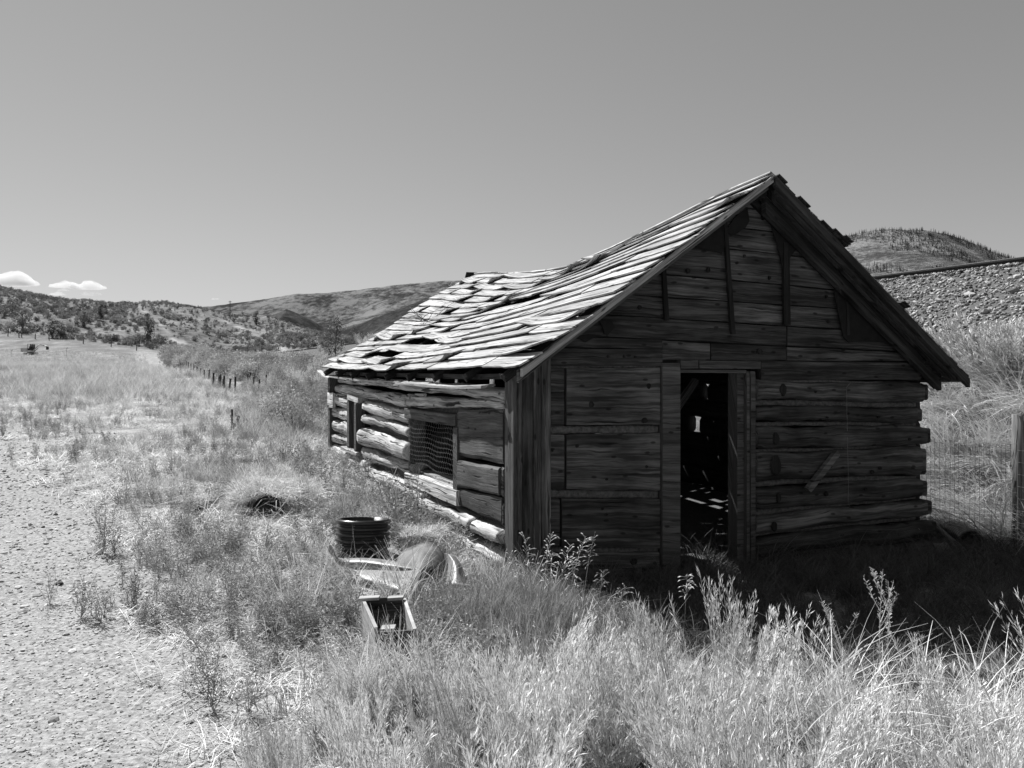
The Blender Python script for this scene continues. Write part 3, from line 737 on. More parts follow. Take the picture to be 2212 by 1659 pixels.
# ridge pole is the roof part's own mesh
bpy.data.objects.remove(roof)
V = []
mb = MB(); mb.tube([roofP(0, a, 1.0)-Vector((0, 0, .10)) for a in np.linspace(0.02, .98, 12)], .06, 7)
roof = mb.build('roof', M['inner'], cabin)
roof_kids = []
NC = 17
holes = {(5, 3): 1, (9, 3): 1, (11, 2): 1}
for r in range(NC):
    b0 = r/NC; b1 = (r+1.28)/NC
    a = random.uniform(-.012, .012); a = min(a, .004) if r else 0
    col = 0
    while a < .985:
        ln = random.uniform(.08, .22) if a > .25 else random.uniform(.10, .28)
        if r == 0: ln = random.choice([.14, .42, .1, .2])
        a1 = min(a+ln, 1.0+random.uniform(-.012, .012))
        if 1-a1 < .05: a1 = 1.0+random.uniform(-.01, .01)
        far = .22+.78*float(sm(.08, .42, a))
        wild = random.random() < .75*far
        cA = random.uniform(.02, .085) if wild and random.random() < .7 else random.uniform(0, .012)
        cB = random.uniform(.02, .085) if wild and random.random() < .4 else random.uniform(0, .012)
        if random.random() < .055*far and 1 < r < NC-2 and a > .2:
            a = a1; continue     # missing board
        sk = random.uniform(-1, 1)*(.004+.010*far)
        o = shingle(0, a+.0015, a1-.0015, b0+random.uniform(-.004, .004)-.006*far*random.random(), b1, .030+random.uniform(-.004, .010), .006, random.uniform(.010, .019), cA, cB, M['roofwood'], skew=sk, jag=.0022, ns=8)
        o.parent = roof
        a = a1; col += 1
# right slope
for r in range(15):
    b0 = r/15; b1 = (r+1.25)/15; a = 0
    while a < .98:
        a1 = min(a+random.uniform(.2, .4), 1.0)
        if 1-a1 < .08: a1 = 1
        sl = 2 < r < 11 and a > .45
        if sl: a1 = min(a+random.uniform(.06, .2), 1.0); b1 = b0+random.choice([.84, .90, .94, 1.2])/15
        else: b1 = (r+1.25)/15
        if not (random.random() < (.07 if sl else .03) and 2 < r < 13 and a > .1):
            o = shingle(1, a+.002, a1-.002, b0, b1, .025, .006, .018, random.uniform(0, .02), random.uniform(0, .02), M['roofwood'], ns=4); o.parent = roof
        a = a1
# ragged thick shakes poking above the right rake near the ridge
for (b_, dlen, n) in ((.975, .05, 2), (.925, .06, 1), (.87, .07, 2), (.80, .04, 1), (.765, .06, 2), (.715, .07, 3), (.685, .05, 4), (.375, .045, 3), (.09, .05, 1), (.03, .04, 1)):
    for k in range(n):
        o = shingle(1, .0-.004*k, .05+.02*k, b_-dlen*random.uniform(.3, .6)+k*.004, b_+dlen*.4, .022+.012*k, .018+.012*k, .012, 0, 0, M['underroof'], name='shake', ns=3, jag=.006); o.parent = roof
# rafters, rake boards
for side in (0, 1):
    for a in np.linspace(.05, .97, 9):
        mb = MB(); mb.tube([roofP(side, a, q)-Vector((0, 0, .07)) for q in np.linspace(.0, .99, 7)], .045, 6); o = mb.build('rafter', M['inner'], cabin)
def rake(side, a0, a1, dz0, dz1, b0, b1, mat, name='rake_board'):
    V = []; UV = []; F = []; n = 8
    for i in range(n+1):
        b_ = b0+(b1-b0)*i/n
        for a, dz in ((a0, dz0), (a0, dz1), (a1, dz1), (a1, dz0)):
            p = roofP(side, a, b_); V.append((p.x, p.y, p.z+dz)); UV.append((i/n*3, dz+a))
    for i in range(n):
        for j in range(4): F.append((i*4+j, i*4+(j+1) % 4, (i+1)*4+(j+1) % 4, (i+1)*4+j))
    F.append((3, 2, 1, 0)); F.append(tuple(n*4+j for j in range(4)))
    return mesh(name, V, F, mat, cabin, False, UV)
rake(0, .001, .007, -.05, .012, .0, 1.0, M['roofwood'])
rake(0, .010, .016, -.10, -.0, .0, 1.0, M['jamb'])
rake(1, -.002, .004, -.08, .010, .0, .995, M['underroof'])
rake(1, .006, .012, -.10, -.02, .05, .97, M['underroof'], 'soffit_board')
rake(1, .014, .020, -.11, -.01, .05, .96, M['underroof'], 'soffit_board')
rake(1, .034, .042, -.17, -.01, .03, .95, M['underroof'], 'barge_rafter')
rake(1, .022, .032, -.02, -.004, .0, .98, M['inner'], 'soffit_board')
# eave sheet at the right corner
mb = MB(); pA = roofP(1, .0, .0)
for i in range(3):
    p0 = roofP(1, .005, .03+i*.045)-Vector((0, 0, .05+.0*i)); p1 = roofP(1, .5, .03+i*.045)-Vector((0, 0, .05)); mb = MB()
    mb.tube([p0, (p0+p1)/2-Vector((0, 0, .02)), p1], .03, 5); mb.build('eave_pole', M['underroof'], cabin)
# fallen eave boards on the side wall
def eave_board(pts, out, th, wd, mat, tilt=.0):
    V = []; UV = []; F = []; n = len(pts); L = 0
    for i, (u, v) in enumerate(pts):
        s, z = Sp(u, v)
        for d, dz in ((out-wd, tilt), (out, 0), (out, -th), (out-wd, tilt-th)):
            q = C0+E2*s+N2*(d+.01*math.sin(i*2.1)); V.append((q.x, q.y, z+dz+random.uniform(-.004, .004))); UV.append((s, d+dz))
    for i in range(n-1):
        for j in range(4): F.append((i*4+j, i*4+(j+1) % 4, (i+1)*4+(j+1) % 4, (i+1)*4+j))
    F.append((3, 2, 1, 0)); F.append(tuple((n-1)*4+j for j in range(4)))
    mesh('eave_board', V, F, mat, cabin, False, UV)
eave_board([(703, 800), (712, 806), (722, 811), (736, 813), (770, 817), (810, 821), (850, 823), (888, 823)], .15, .022, .07, M['roofwood'], .012)
eave_board([(714, 805), (722, 812), (733, 815)], .19, .015, .03, M['roofwood'], .01)
eave_board([(884, 828), (905, 828), (930, 829), (960, 831), (980, 833), (1010, 834), (1050, 834), (1085, 833)], .20, .022, .14, M['roofwood'], .02)
eave_board([(880, 826), (900, 824), (925, 826), (955, 828)], .16, .02, .06, M['log'], .02)
eave_board([(890, 806), (960, 808), (1040, 808), (1112, 806)], .06, .05, .03, M['underroof'])
eave_board([(730, 803), (800, 805), (890, 806), (960, 808)], .04, .05, .03, M['underroof'])
# inside: fallen diagonal brace, floor litter
a = Fp(1462, 975); b_ = Fp(1580, 832); pa = C0+E1*(a[0])-N1*.55; pb = C0+E1*(b_[0]+.1)-N1*.75
mb = MB(); mb.tube([(pa.x, pa.y, a[1]-.05), (pb.x, pb.y, b_[1]+.03)], .045, 6); mb.build('fallen_brace', M['front'], cabin)
pts = [(0, 0), (4.5, 0)]; fl = [C0+E1*.1-N1*.2, C0+E1*4.45-N1*.2, Crb-Eb*.1, Cb+Eb*.1]
mesh('floor', [(p.x, p.y, -.02+.25*(i > 1)) for i, p in enumerate(fl)], [(0, 1, 2, 3)], M['chink'], cabin)
# shelf / rafters tie beams
for k in (1.8, 3.6, 5.2):
    p = C0+E2*k; q = Cr+E2*k; mb = MB(); mb.tube([(p.x, p.y, 1.76), (q.x, q.y, 1.72)], .06, 6); mb.build('tie_beam', M['inner'], cabin)

# dry twigs lying on the roof
def twigs(name, centre, n, L, mat, lab, cat, seed, side=None):
    r = random.Random(seed); mb = MB(); c = Vector(centre)
    for i in range(n):
        a = r.uniform(0, 6.28); p = Vector((r.uniform(-.08, .08), r.uniform(-.08, .08), 0)); pts = [p.copy()]
        d = Vector((math.cos(a), math.sin(a), r.uniform(.0, .6)))
        for j in range(6):
            d += Vector((r.uniform(-.6, .6), r.uniform(-.6, .6), r.uniform(-.35, .25))); d.normalize(); p = p+d*L/6; p.z = max(p.z, .0); pts.append(p.copy())
        mb.tube(pts, [.005-.0006*k for k in range(7)], 4, False)
    o = mb.build(name, mat, None, base=(0, 0, 0), local=True); o.location = c; tag(o, lab, cat); return o
p = roofP(0, .80, .50)+roofN(0, .80, .50)*.06; o = twigs('dry_branch', p, 16, .75, M['bark'], 'tangle of thin dry twigs lying on the far half of the roof', 'branch', 5)

# ------------------------------------------------------------------ vegetation meshes
SRC = {}
def src(colname, meshes):
    col = bpy.data.collections.new(colname)
    for i, me in enumerate(meshes):
        o = bpy.data.objects.new('%s_variant.%03d' % (colname, i), me); col.objects.link(o)
    SRC[colname] = col; return col

def blades(rng, n, rad, h, hv, w, lean, curve, mat, segs=3, name='blades', dirbias=None, flat=0.0, vmin=.3):
    t = np.linspace(0, 1, segs+1)
    ph = rng.uniform(0, 2*np.pi, n); rr = rad*np.sqrt(rng.uniform(0, 1, n)); a2 = rng.uniform(0, 2*np.pi, n)
    base = np.stack([rr*np.cos(a2), rr*np.sin(a2), np.zeros(n)], -1)
    hh = h*(1+rng.uniform(-hv, hv, n)); ln = rng.uniform(.3, 1, n)*lean; cu = rng.uniform(.2, 1, n)*curve
    dh = np.stack([np.cos(ph), np.sin(ph), 0*ph], -1)
    if dirbias is not None: dh = dh*.6+np.array(dirbias); dh /= np.linalg.norm(dh, axis=1, keepdims=True)
    out = (ln[:, None]*t+cu[:, None]*t**2)*hh[:, None]
    zz = (t-cu[:, None]*.55*t**2.5)*hh[:, None]*(1-flat)+flat*.12*hh[:, None]*np.sin(t*np.pi)
    ctr = base[:, None, :]+dh[:, None, :]*out[:, :, None]+np.array([0, 0, 1])*zz[:, :, None]
    wa = rng.uniform(0, np.pi, n); wd = np.stack([np.cos(wa), np.sin(wa), 0*wa], -1)
    ww = w*rng.uniform(.6, 1.3, n)[:, None]*(1-.85*t**1.6)
    A = ctr-wd[:, None, :]*ww[:, :, None]/2; B = ctr+wd[:, None, :]*ww[:, :, None]/2
    V = np.stack([A, B], 2).reshape(-1, 3); S = (segs+1)*2
    k = (np.arange(n)[:, None]*S+np.arange(segs)[None, :]*2).ravel()
    F = np.stack([k, k+1, k+3, k+2], -1)
    return V, F

def leaves_on(rng, P0, D, L, W, mat=None, fold=True):
    """narrow leaf quads: base P0 (n,3), direction D (n,3)"""
    n = len(P0); D = D/np.linalg.norm(D, axis=1, keepdims=True)
    r = rng.normal(size=(n, 3)); S = np.cross(D, r); S /= np.linalg.norm(S, axis=1, keepdims=True)
    L = L*rng.uniform(.6, 1.3, n)[:, None]; W = W*rng.uniform(.7, 1.3, n)[:, None]
    up = np.cross(S, D)
    a = P0; b = P0+D*L*.5-S*W/2+up*L*.06; c = P0+D*L+up*L*-.02; d = P0+D*L*.5+S*W/2+up*L*.06
    V = np.stack([a, b, c, d], 1).reshape(-1, 3); k = np.arange(n)*4
    return V, np.stack([k, k+1, k+2, k+3], -1)

def tubes(paths, r, k=3):
    """paths (n, m, 3)"""
    n, m_, _ = paths.shape; V = []; ang = np.arange(k)*2*np.pi/k
    off = np.stack([np.cos(ang), np.sin(ang), 0*ang], -1)
    rad = np.linspace(r, r*.4, m_)
    V = paths[:, :, None, :]+off[None, None]*rad[None, :, None, None]
    V = V.reshape(-1, 3); F = []
    base = (np.arange(n)*m_*k)[:, None, None]+(np.arange(m_-1)*k)[None, :, None]+np.arange(k)[None, None, :]
    nx = (np.arange(n)*m_*k)[:, None, None]+(np.arange(m_-1)*k)[None, :, None]+((np.arange(k)+1) % k)[None, None, :]
    F = np.stack([base, nx, nx+k, base+k], -1).reshape(-1, 4)
    return V, F
def join(parts):
    Vs = []; Fs = []; n = 0; mi = []
    for V, F, m_ in parts:
        Vs.append(V); Fs.append(F+n); n += len(V); mi.append(np.full(len(F), m_))
    return np.concatenate(Vs), np.concatenate(Fs), np.concatenate(mi)
def jmesh(name, parts, mats):
    V, F, mi = join(parts); me = fastmesh(name, V, F, None)
    for m_ in mats: me.materials.append(m_)
    me.polygons.foreach_set('material_index', mi.astype(np.int32)); return me

def brush_mesh(seed, nst=58, h=.72, nl=50, Lf=.043, Wf=.0048, spread=.62, ncl=9):
    rng = np.random.default_rng(seed)
    m_ = 5; t = np.linspace(0, 1, m_)
    caz = rng.uniform(0, 2*np.pi, ncl); csp = spread*np.sqrt(rng.uniform(0, 1, ncl)); chh = h*rng.uniform(.6, 1.1, ncl)*(1-.3*csp); ci = rng.integers(0, ncl, nst)
    hh = chh[ci]*rng.uniform(.82, 1.08, nst)
    tx = np.cos(caz)[ci]*csp[ci]*hh+rng.normal(0, .045, nst); ty = np.sin(caz)[ci]*csp[ci]*hh+rng.normal(0, .045, nst)
    az = rng.uniform(0, 2*np.pi, nst); base = np.stack([.08*np.cos(az)*rng.uniform(0, 1, nst), .08*np.sin(az), 0*az], -1)
    bend = rng.normal(0, .03, (nst, 2))
    path = np.zeros((nst, m_, 3))
    path[:, :, 0] = base[:, :1]+tx[:, None]*t**.75+bend[:, :1]*np.sin(t*3)
    path[:, :, 1] = base[:, 1:2]+ty[:, None]*t**.75+bend[:, 1:2]*np.sin(t*3)
    path[:, :, 2] = hh[:, None]*t
    tv, tf = tubes(path, .0032)
    ti = 1-.72*rng.uniform(0, 1, (nst, nl))**1.15; si = np.repeat(np.arange(nst), nl); tt = ti.ravel()
    seg = np.clip((tt*(m_-1)).astype(int), 0, m_-2); fr = tt*(m_-1)-seg
    p = path[si, seg]*(1-fr[:, None])+path[si, seg+1]*fr[:, None]; dr = path[si, seg+1]-path[si, seg]; dr /= np.linalg.norm(dr, axis=1, keepdims=True)
    # side shoots
    q = rng.normal(size=p.shape); q -= (q*dr).sum(1)[:, None]*dr; q /= np.linalg.norm(q, axis=1, keepdims=True)
    p = p+q*rng.uniform(0, .035, len(p))[:, None]*(1.2-tt)[:, None]+dr*rng.uniform(0, .02, len(p))[:, None]
    D = dr*rng.uniform(1.0, 2.2, len(p))[:, None]+q*rng.uniform(.3, .9, len(p))[:, None]
    lv, lf = leaves_on(rng, p, D, Lf, Wf)
    return jmesh('brush', [(tv, tf, 0), (lv, lf, 1)], [M['stem'], M['brush']])
def weed_mesh(seed, nst=9, h=.5, nl=46, Lf=.045, Wf=.014, mats=('stem', 'weed'), spread=.5):
    rng = np.random.default_rng(seed)
    m_ = 5; t = np.linspace(0, 1, m_); az = rng.uniform(0, 2*np.pi, nst); sp = spread*rng.uniform(0, 1, nst); hh = h*rng.uniform(.6, 1.1, nst)
    path = np.zeros((nst, m_, 3)); path[:, :, 0] = (np.cos(az)*sp*hh)[:, None]*t; path[:, :, 1] = (np.sin(az)*sp*hh)[:, None]*t; path[:, :, 2] = hh[:, None]*t
    path[:, 1:, :2] += rng.normal(0, .015, (nst, m_-1, 2))
    tv, tf = tubes(path, .004)
    tt = rng.uniform(.12, 1, nst*nl); si = np.repeat(np.arange(nst), nl)
    seg = np.clip((tt*(m_-1)).astype(int), 0, m_-2); fr = tt*(m_-1)-seg
    p = path[si, seg]*(1-fr[:, None])+path[si, seg+1]*fr[:, None]
    a = rng.uniform(0, 2*np.pi, len(p)); q = np.stack([np.cos(a), np.sin(a), rng.uniform(-.2, .8, len(p))], -1)
    p = p+q*(rng.uniform(0, .09, len(p))*(1.15-tt))[:, None]
    lv, lf = leaves_on(rng, p, q, Lf, Wf)
    return jmesh('weed', [(tv, tf, 0), (lv, lf, 1)], [M[mats[0]], M[mats[1]]])
def shrub_mesh(seed, n=420, mat='sage', leaf=.09, hz=.8, holes=.35, tall=False):
    rng = np.random.default_rng(seed)
    # leaf clusters on several lobes
    nl = 9; lobes = np.stack([rng.uniform(-.34, .34, nl), rng.uniform(-.34, .34, nl), rng.uniform(.12, .62, nl)*hz], -1); lr = rng.uniform(.16, .30, nl)
    if tall: lobes[:, :2] *= .55; lobes[:, 2] = np.linspace(.2, .95, nl)*hz
    li = rng.integers(0, nl, n); d = rng.normal(size=(n, 3)); d /= np.linalg.norm(d, axis=1, keepdims=True)
    p = lobes[li]+d*lr[li][:, None]*rng.uniform(.55, 1.05, n)[:, None]; p[:, 2] = np.abs(p[:, 2])
    D = d+rng.normal(0, .5, (n, 3))+np.array([0, 0, .5])
    V, F = leaves_on(rng, p, D, leaf, leaf*.5)
    st = np.zeros((6, 4, 3)); 
    for i in range(6): st[i] = np.linspace([0, 0, 0], lobes[i], 4)
    tv, tf = tubes(st, .018, 4)
    return jmesh('shrub', [(tv, tf, 0), (V, F, 1)], [M['bark'], M[mat]])
def conifer_mesh(seed, n=150):
    rng = np.random.default_rng(seed); t = rng.uniform(.08, 1, n)**.9; a = rng.uniform(0, 2*np.pi, n); r = (1-t)*.24*rng.uniform(.4, 1.1, n)+.01
    p = np.stack([.0*a, 0*a, t], -1); q = np.stack([np.cos(a), np.sin(a), -.15+0*a], -1)
    V, F = leaves_on(rng, p, q, .01, .09)
    V = V.reshape(-1, 4, 3); 
    for i, k in enumerate((0, .5, 1, .5)): V[:, i] = p+q*(r*k*1.15)[:, None]+(np.stack([-np.sin(a), np.cos(a), 0*a], -1)*((0, -.035, 0, .035)[i]))
    V = V.reshape(-1, 3)
    st = np.zeros((1, 3, 3)); st[0] = [[0, 0, 0], [0, 0, .5], [0, 0, .98]]
    tv, tf = tubes(st, .018, 4)
    return jmesh('conifer', [(tv, tf, 0), (V, F, 1)], [M['bark'], M['conifer']])
def stone_mesh(seed, mat, flat=.55):
    import bmesh
    rng = random.Random(seed); bm = bmesh.new(); bmesh.ops.create_icosphere(bm, subdivisions=1, radius=.5)
    for v in bm.verts:
        v.co *= rng.uniform(.72, 1.15); v.co.z *= flat; v.co.x *= 1.15
    me = bpy.data.meshes.new('stone'); bm.to_mesh(me); bm.free(); me.materials.append(mat); return me

rg = np.random.default_rng(99)
def bl_mesh(name, mat, **kw):
    V, F = blades(rg, mat=None, **kw); return fastmesh(name, V, F, M[mat])
src('a_grass', [bl_mesh('grass_tuft', 'grass', n=28, rad=.09, h=.30, hv=.45, w=.0075, lean=.25, curve=.35) for _ in range(4)])
src('b_dry', [bl_mesh('dry_tuft', 'dry', n=26, rad=.10, h=.34, hv=.5, w=.0060, lean=.35, curve=.55) for _ in range(4)])
src('c_straw', [bl_mesh('straw_mat', 'straw', n=38, rad=.17, h=.30, hv=.5, w=.0070, lean=1.0, curve=.3, flat=.88, segs=2) for _ in range(4)])
src('d_weed', [weed_mesh(50+i, nst=7, h=.32, nl=30, Lf=.03, Wf=.009) for i in range(3)]+[weed_mesh(60+i, nst=5, h=.24, nl=26, Lf=.03, Wf=.006, mats=('stem', 'dry')) for i in range(2)])
src('e_brush', [brush_mesh(10+i) for i in range(5)])
src('e2_brush', [brush_mesh(25+i, nst=150, nl=34, Lf=.055, Wf=.012, spread=.9, ncl=22) for i in range(2)])
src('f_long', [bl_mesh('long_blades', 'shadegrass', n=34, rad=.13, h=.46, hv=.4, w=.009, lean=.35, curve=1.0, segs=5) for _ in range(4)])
src('f2_long', [bl_mesh('long_blades', 'dry', n=26, rad=.13, h=.44, hv=.45, w=.008, lean=.3, curve=.9, segs=5) for _ in range(3)])
src('g_sage', [shrub_mesh(30+i, 800, 'sage', .065) for i in range(4)])
src('g2_shrub', [shrub_mesh(36+i, 1100, 'weed', .045, tall=(i == 1)) for i in range(3)])
src('h_hill', [shrub_mesh(40+i, 260, 'hillshrub', .17) for i in range(4)])
src('i_conifer', [conifer_mesh(70+i) for i in range(3)])
src('j_ballast', [stone_mesh(80+i, M['stone'], .6) for i in range(6)])
src('k_gravel', [stone_mesh(90+i, M['gravel'], .45) for i in range(5)])
src('l_droop', [bl_mesh('drooping_straw', 'straw', n=44, rad=.22, h=.62, hv=.4, w=.011, lean=.9, curve=.8, dirbias=(-1.0, -.7, 0), segs=4, flat=.45) for _ in range(4)])

def scatter(name, xyz, scl, col, seed, tilt=.12, rotz=None, label=None, kind='stuff'):
    rng = np.random.default_rng(seed); n = len(xyz)
    me = bpy.data.meshes.new(name); me.vertices.add(n); me.vertices.foreach_set('co', np.asarray(xyz, np.float32).ravel())
    rot = np.stack([rng.normal(0, tilt, n), rng.normal(0, tilt, n), rng.uniform(0, 2*np.pi, n) if rotz is None else rotz+rng.normal(0, .35, n)], -1)
    a = me.attributes.new('rot', 'FLOAT_VECTOR', 'POINT'); a.data.foreach_set('vector', rot.astype(np.float32).ravel())
    scl = np.asarray(scl, float); scl = np.stack([scl]*3, -1) if scl.ndim == 1 else scl
    a = me.attributes.new('scl', 'FLOAT_VECTOR', 'POINT'); a.data.foreach_set('vector', scl.astype(np.float32).ravel())
    k = len(SRC[col].objects); a = me.attributes.new('idx', 'INT', 'POINT'); a.data.foreach_set('value', rng.integers(0, k, n).astype(np.int32))
    me.update()
    o = bpy.data.objects.new(name, me); C.objects.link(o)
    ng = bpy.data.node_groups.new('scatter_'+name, 'GeometryNodeTree')
    ng.interface.new_socket('Geometry', in_out='INPUT', socket_type='NodeSocketGeometry'); ng.interface.new_socket('Geometry', in_out='OUTPUT', socket_type='NodeSocketGeometry')
    gi = ng.nodes.new('NodeGroupInput'); go = ng.nodes.new('NodeGroupOutput'); ip = ng.nodes.new('GeometryNodeInstanceOnPoints')
    ci = ng.nodes.new('GeometryNodeCollectionInfo'); ci.inputs[0].default_value = SRC[col]; ci.inputs[1].default_value = True; ci.inputs[2].default_value = True
    def na(nm, ty):
        q = ng.nodes.new('GeometryNodeInputNamedAttribute'); q.data_type = ty; q.inputs[0].default_value = nm; return q.outputs[0]
    L = ng.links
    L.new(gi.outputs[0], ip.inputs['Points']); L.new(ci.outputs[0], ip.inputs['Instance']); ip.inputs['Pick Instance'].default_value = True
    L.new(na('idx', 'INT'), ip.inputs['Instance Index']); L.new(na('rot', 'FLOAT_VECTOR'), ip.inputs['Rotation']); L.new(na('scl', 'FLOAT_VECTOR'), ip.inputs['Scale'])
    L.new(ip.outputs[0], go.inputs[0])
    md = o.modifiers.new('scatter', 'NODES'); md.node_group = ng
    tag(o, label, name.replace('_', ' ') if False else None, None, kind)
    return o

def in_cabin(x, y, m_=0.0):
    dx = x-C0.x; dy = y-C0.y
    det = E1.x*E2.y-E1.y*E2.x; a = (dx*E2.y-dy*E2.x)/det; b_ = (E1.x*dy-E1.y*dx)/det
    return (a > -m_) & (a < 4.6+m_) & (b_ > -m_) & (b_ < 6.95+m_)
def sample(rng, n, ymin, ymax, umin, umax, power=1.0):
    """points in view sector, density per ground area falling as Y**-power"""
    e = 2-power
    q = rng.uniform(0, 1, n)
    Y = (ymin**e+(ymax**e-ymin**e)*q)**(1/e) if abs(e) > 1e-6 else ymin*(ymax/ymin)**q
    u = rng.uniform(umin, umax, n); X = (u-U0)/FPX*Y
    return X, Y
r0 = np.random.default_rng(123)
def wcoord(x, y): return .899*x+.438*y
def put(X, Y, dz=0.0): return np.stack([X, Y, H(X, Y)+dz], -1)

# gravel on the track
X, Y = sample(r0, 30000, 2.6, 22, -500, 900, 1.6); k = path_d(X, Y)+(fbm(X*1.3, Y*1.3, 3, 31)-.45)*1.1 > -.2-1.6*r0.random(len(X)); X, Y = X[k], Y[k]
s = .010+.024*r0.random(len(X))**4; s = s*np.clip(Y/5, .8, 2)
scatter('path_gravel', put(X, Y, .002), np.stack([s, s, s], -1), 'k_gravel', 1, .25)
X, Y = sample(r0, 90, 3, 12, -300, 700, 1.2); k = path_d(X, Y) > -.1; X, Y = X[k], Y[k]; s = .035+.05*r0.random(len(X))
scatter('path_pebbles', put(X, Y, .004), s, 'k_gravel', 2, .2)
# ballast
n = 52000; w = r0.uniform(10.6, 16.45, n); t = r0.uniform(-2, 1, n)
t = -4+44*r0.random(n)**1.35
X = .899*w-.438*t; Y = .438*w+.899*t; k = (w > 11.4+1.1*fbm(X*.6, Y*.6, 3, 77)*2*(r0.random(n))); X, Y = X[k], Y[k]
s = .046+.06*r0.random(len(X))**2.2
scatter('ballast_stones', put(X, Y, .01), s, 'j_ballast', 3, .5)
n = 220; w = r0.uniform(10.4, 16.2, n); t = -3+30*r0.random(n); scatter('ballast_boulders', put(.899*w-.438*t, .438*w+.899*t, .02), .11+.16*r0.random(n)**3, 'j_ballast', 33, .4)
n = 9000; w = r0.uniform(16.3, 20.5, n); t = -4+50*r0.random(n); scatter('track_bed_stones', put(.899*w-.438*t, .438*w+.899*t, .0), .05+.05*r0.random(n), 'j_ballast', 31, .5)

# general grass: shape by distance to track, cabin, bank
def veg_mask(X, Y, track=-.05):
    w = wcoord(X, Y); d = path_d(X, Y)+(fbm(X*1.3, Y*1.3, 3, 31)-.45)*1.1
    on = (d > track+.35-1.9*r0.random(len(X))**1.3) & (Y < 24)
    return (~on) & (~in_cabin(X, Y, .02)) & (w < 12.3) & ~fg(X, Y)
def fg(X, Y):
    u = U0+FPX*X/Y; return (u > 560) & (Y < edge_at(u)-.1)
def junk(X, Y):
    u = U0+FPX*X/Y; return (u > 690) & (u < 1010) & (Y > 4.0) & (Y < 7.6)
def clear(X, Y):
    u = U0+FPX*X/Y
    a = (u > 715) & (u < 860) & (Y > 6.3) & (Y < 7.5) | (u > 780) & (u < 960) & (Y > 5.7) & (Y < 7.0) | (u > 785) & (u < 920) & (Y > 4.2) & (Y < 5.1)
    b_ = (u > 535) & (u < 620) & (Y > 7.3) & (Y < 9.3)
    return a | b_
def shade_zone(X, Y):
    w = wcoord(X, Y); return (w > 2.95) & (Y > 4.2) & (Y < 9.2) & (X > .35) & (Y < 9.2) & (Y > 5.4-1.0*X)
# dry grass
def hsc(X, Y): return np.where(junk(X, Y), .75, 1.0)*np.interp(Y, [3, 9, 16, 40], [.62, .60, .62, 1.0])
X, Y = sample(r0, 20000, 3.2, 60, -350, 2500, 1.45); k = veg_mask(X, Y) & ~shade_zone(X, Y) & (fbm(X*.8+5, Y*.8, 3, 41) > .43) & ~clear(X, Y); X, Y = X[k], Y[k]
scatter('dry_grass', put(X, Y), (.55+.8*r0.random(len(X)))*hsc(X, Y), 'b_dry', 4)
X, Y = sample(r0, 17000, 3.6, 60, -350, 2300, 1.45); k = veg_mask(X, Y) & ~shade_zone(X, Y) & (fbm(X*.55, Y*.55, 3, 42) > .47) & (wcoord(X, Y) < 9) & ~clear(X, Y); X, Y = X[k], Y[k]
scatter('green_grass', put(X, Y), (.6+.8*r0.random(len(X)))*hsc(X, Y), 'a_grass', 5)
X, Y = sample(r0, 24000, 3.0, 40, -350, 2400, 1.5); k = veg_mask(X, Y, .3) & ~shade_zone(X, Y) & (fbm(X*.9, Y*.9, 3, 43) > .34) & ~((Y < 5.2) & (r0.random(len(X)) < .55)); X, Y = X[k], Y[k]
scatter('matted_straw', put(X, Y, .01), (.45+.75*r0.random(len(X)))*np.interp(Y, [3, 6], [.55, 1]), 'c_straw', 6, .15)
X, Y = sample(r0, 9000, 2.8, 30, -350, 1400, 1.5); k = veg_mask(X, Y, .6) & ~shade_zone(X, Y) & (fbm(X*.7, Y*.7, 3, 44)+r0.uniform(-.06, .06, len(X)) > .50) & ~clear(X, Y); X, Y = X[k], Y[k]
scatter('low_weeds', put(X, Y), .35+.7*r0.random(len(X)), 'd_weed', 7)
n = 60; X = r0.uniform(-.95, -.35, n); Y = r0.uniform(3.85, 4.35, n); scatter('crate_grass', put(X, Y), .55+.5*r0.random(n), 'b_dry', 191)
n = 20; X = r0.uniform(-1.75, -.5, n); Y = r0.uniform(5.3, 6.0, n); scatter('junk_grass', put(X, Y), .75+.6*r0.random(n), 'b_dry', 192)
# meadow grass before the front wall, shade put into its blade colour
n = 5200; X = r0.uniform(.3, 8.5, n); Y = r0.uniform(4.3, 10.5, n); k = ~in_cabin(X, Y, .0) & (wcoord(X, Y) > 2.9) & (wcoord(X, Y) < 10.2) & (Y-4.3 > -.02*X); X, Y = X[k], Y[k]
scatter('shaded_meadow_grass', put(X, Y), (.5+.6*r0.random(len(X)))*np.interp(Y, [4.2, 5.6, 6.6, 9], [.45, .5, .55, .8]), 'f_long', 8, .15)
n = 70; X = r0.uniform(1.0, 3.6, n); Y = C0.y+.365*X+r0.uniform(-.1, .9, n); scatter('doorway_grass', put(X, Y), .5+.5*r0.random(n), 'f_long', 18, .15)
# grass at sunlit edge of shadow, right foreground
n = 130; X = r0.uniform(.7, 4.2, n); Y = r0.uniform(2.7, 4.0, n); k = (X > .38*Y-.1) & (X < .8*Y); X, Y = X[k], Y[k]
scatter('long_bright_grass', put(X, Y), .6+.6*r0.random(len(X)), 'f2_long', 9, .2)
n = 500; X = r0.uniform(-.6, 1.3, n); Y = r0.uniform(4.9, 6.4, n); k = (wcoord(X, Y) < 3.1); X, Y = X[k], Y[k]
scatter('corner_grass', put(X, Y), (.4+.6*r0.random(len(X)))*np.interp(Y, [5, 6.3], [1, .6]), 'a_grass', 19, .2)
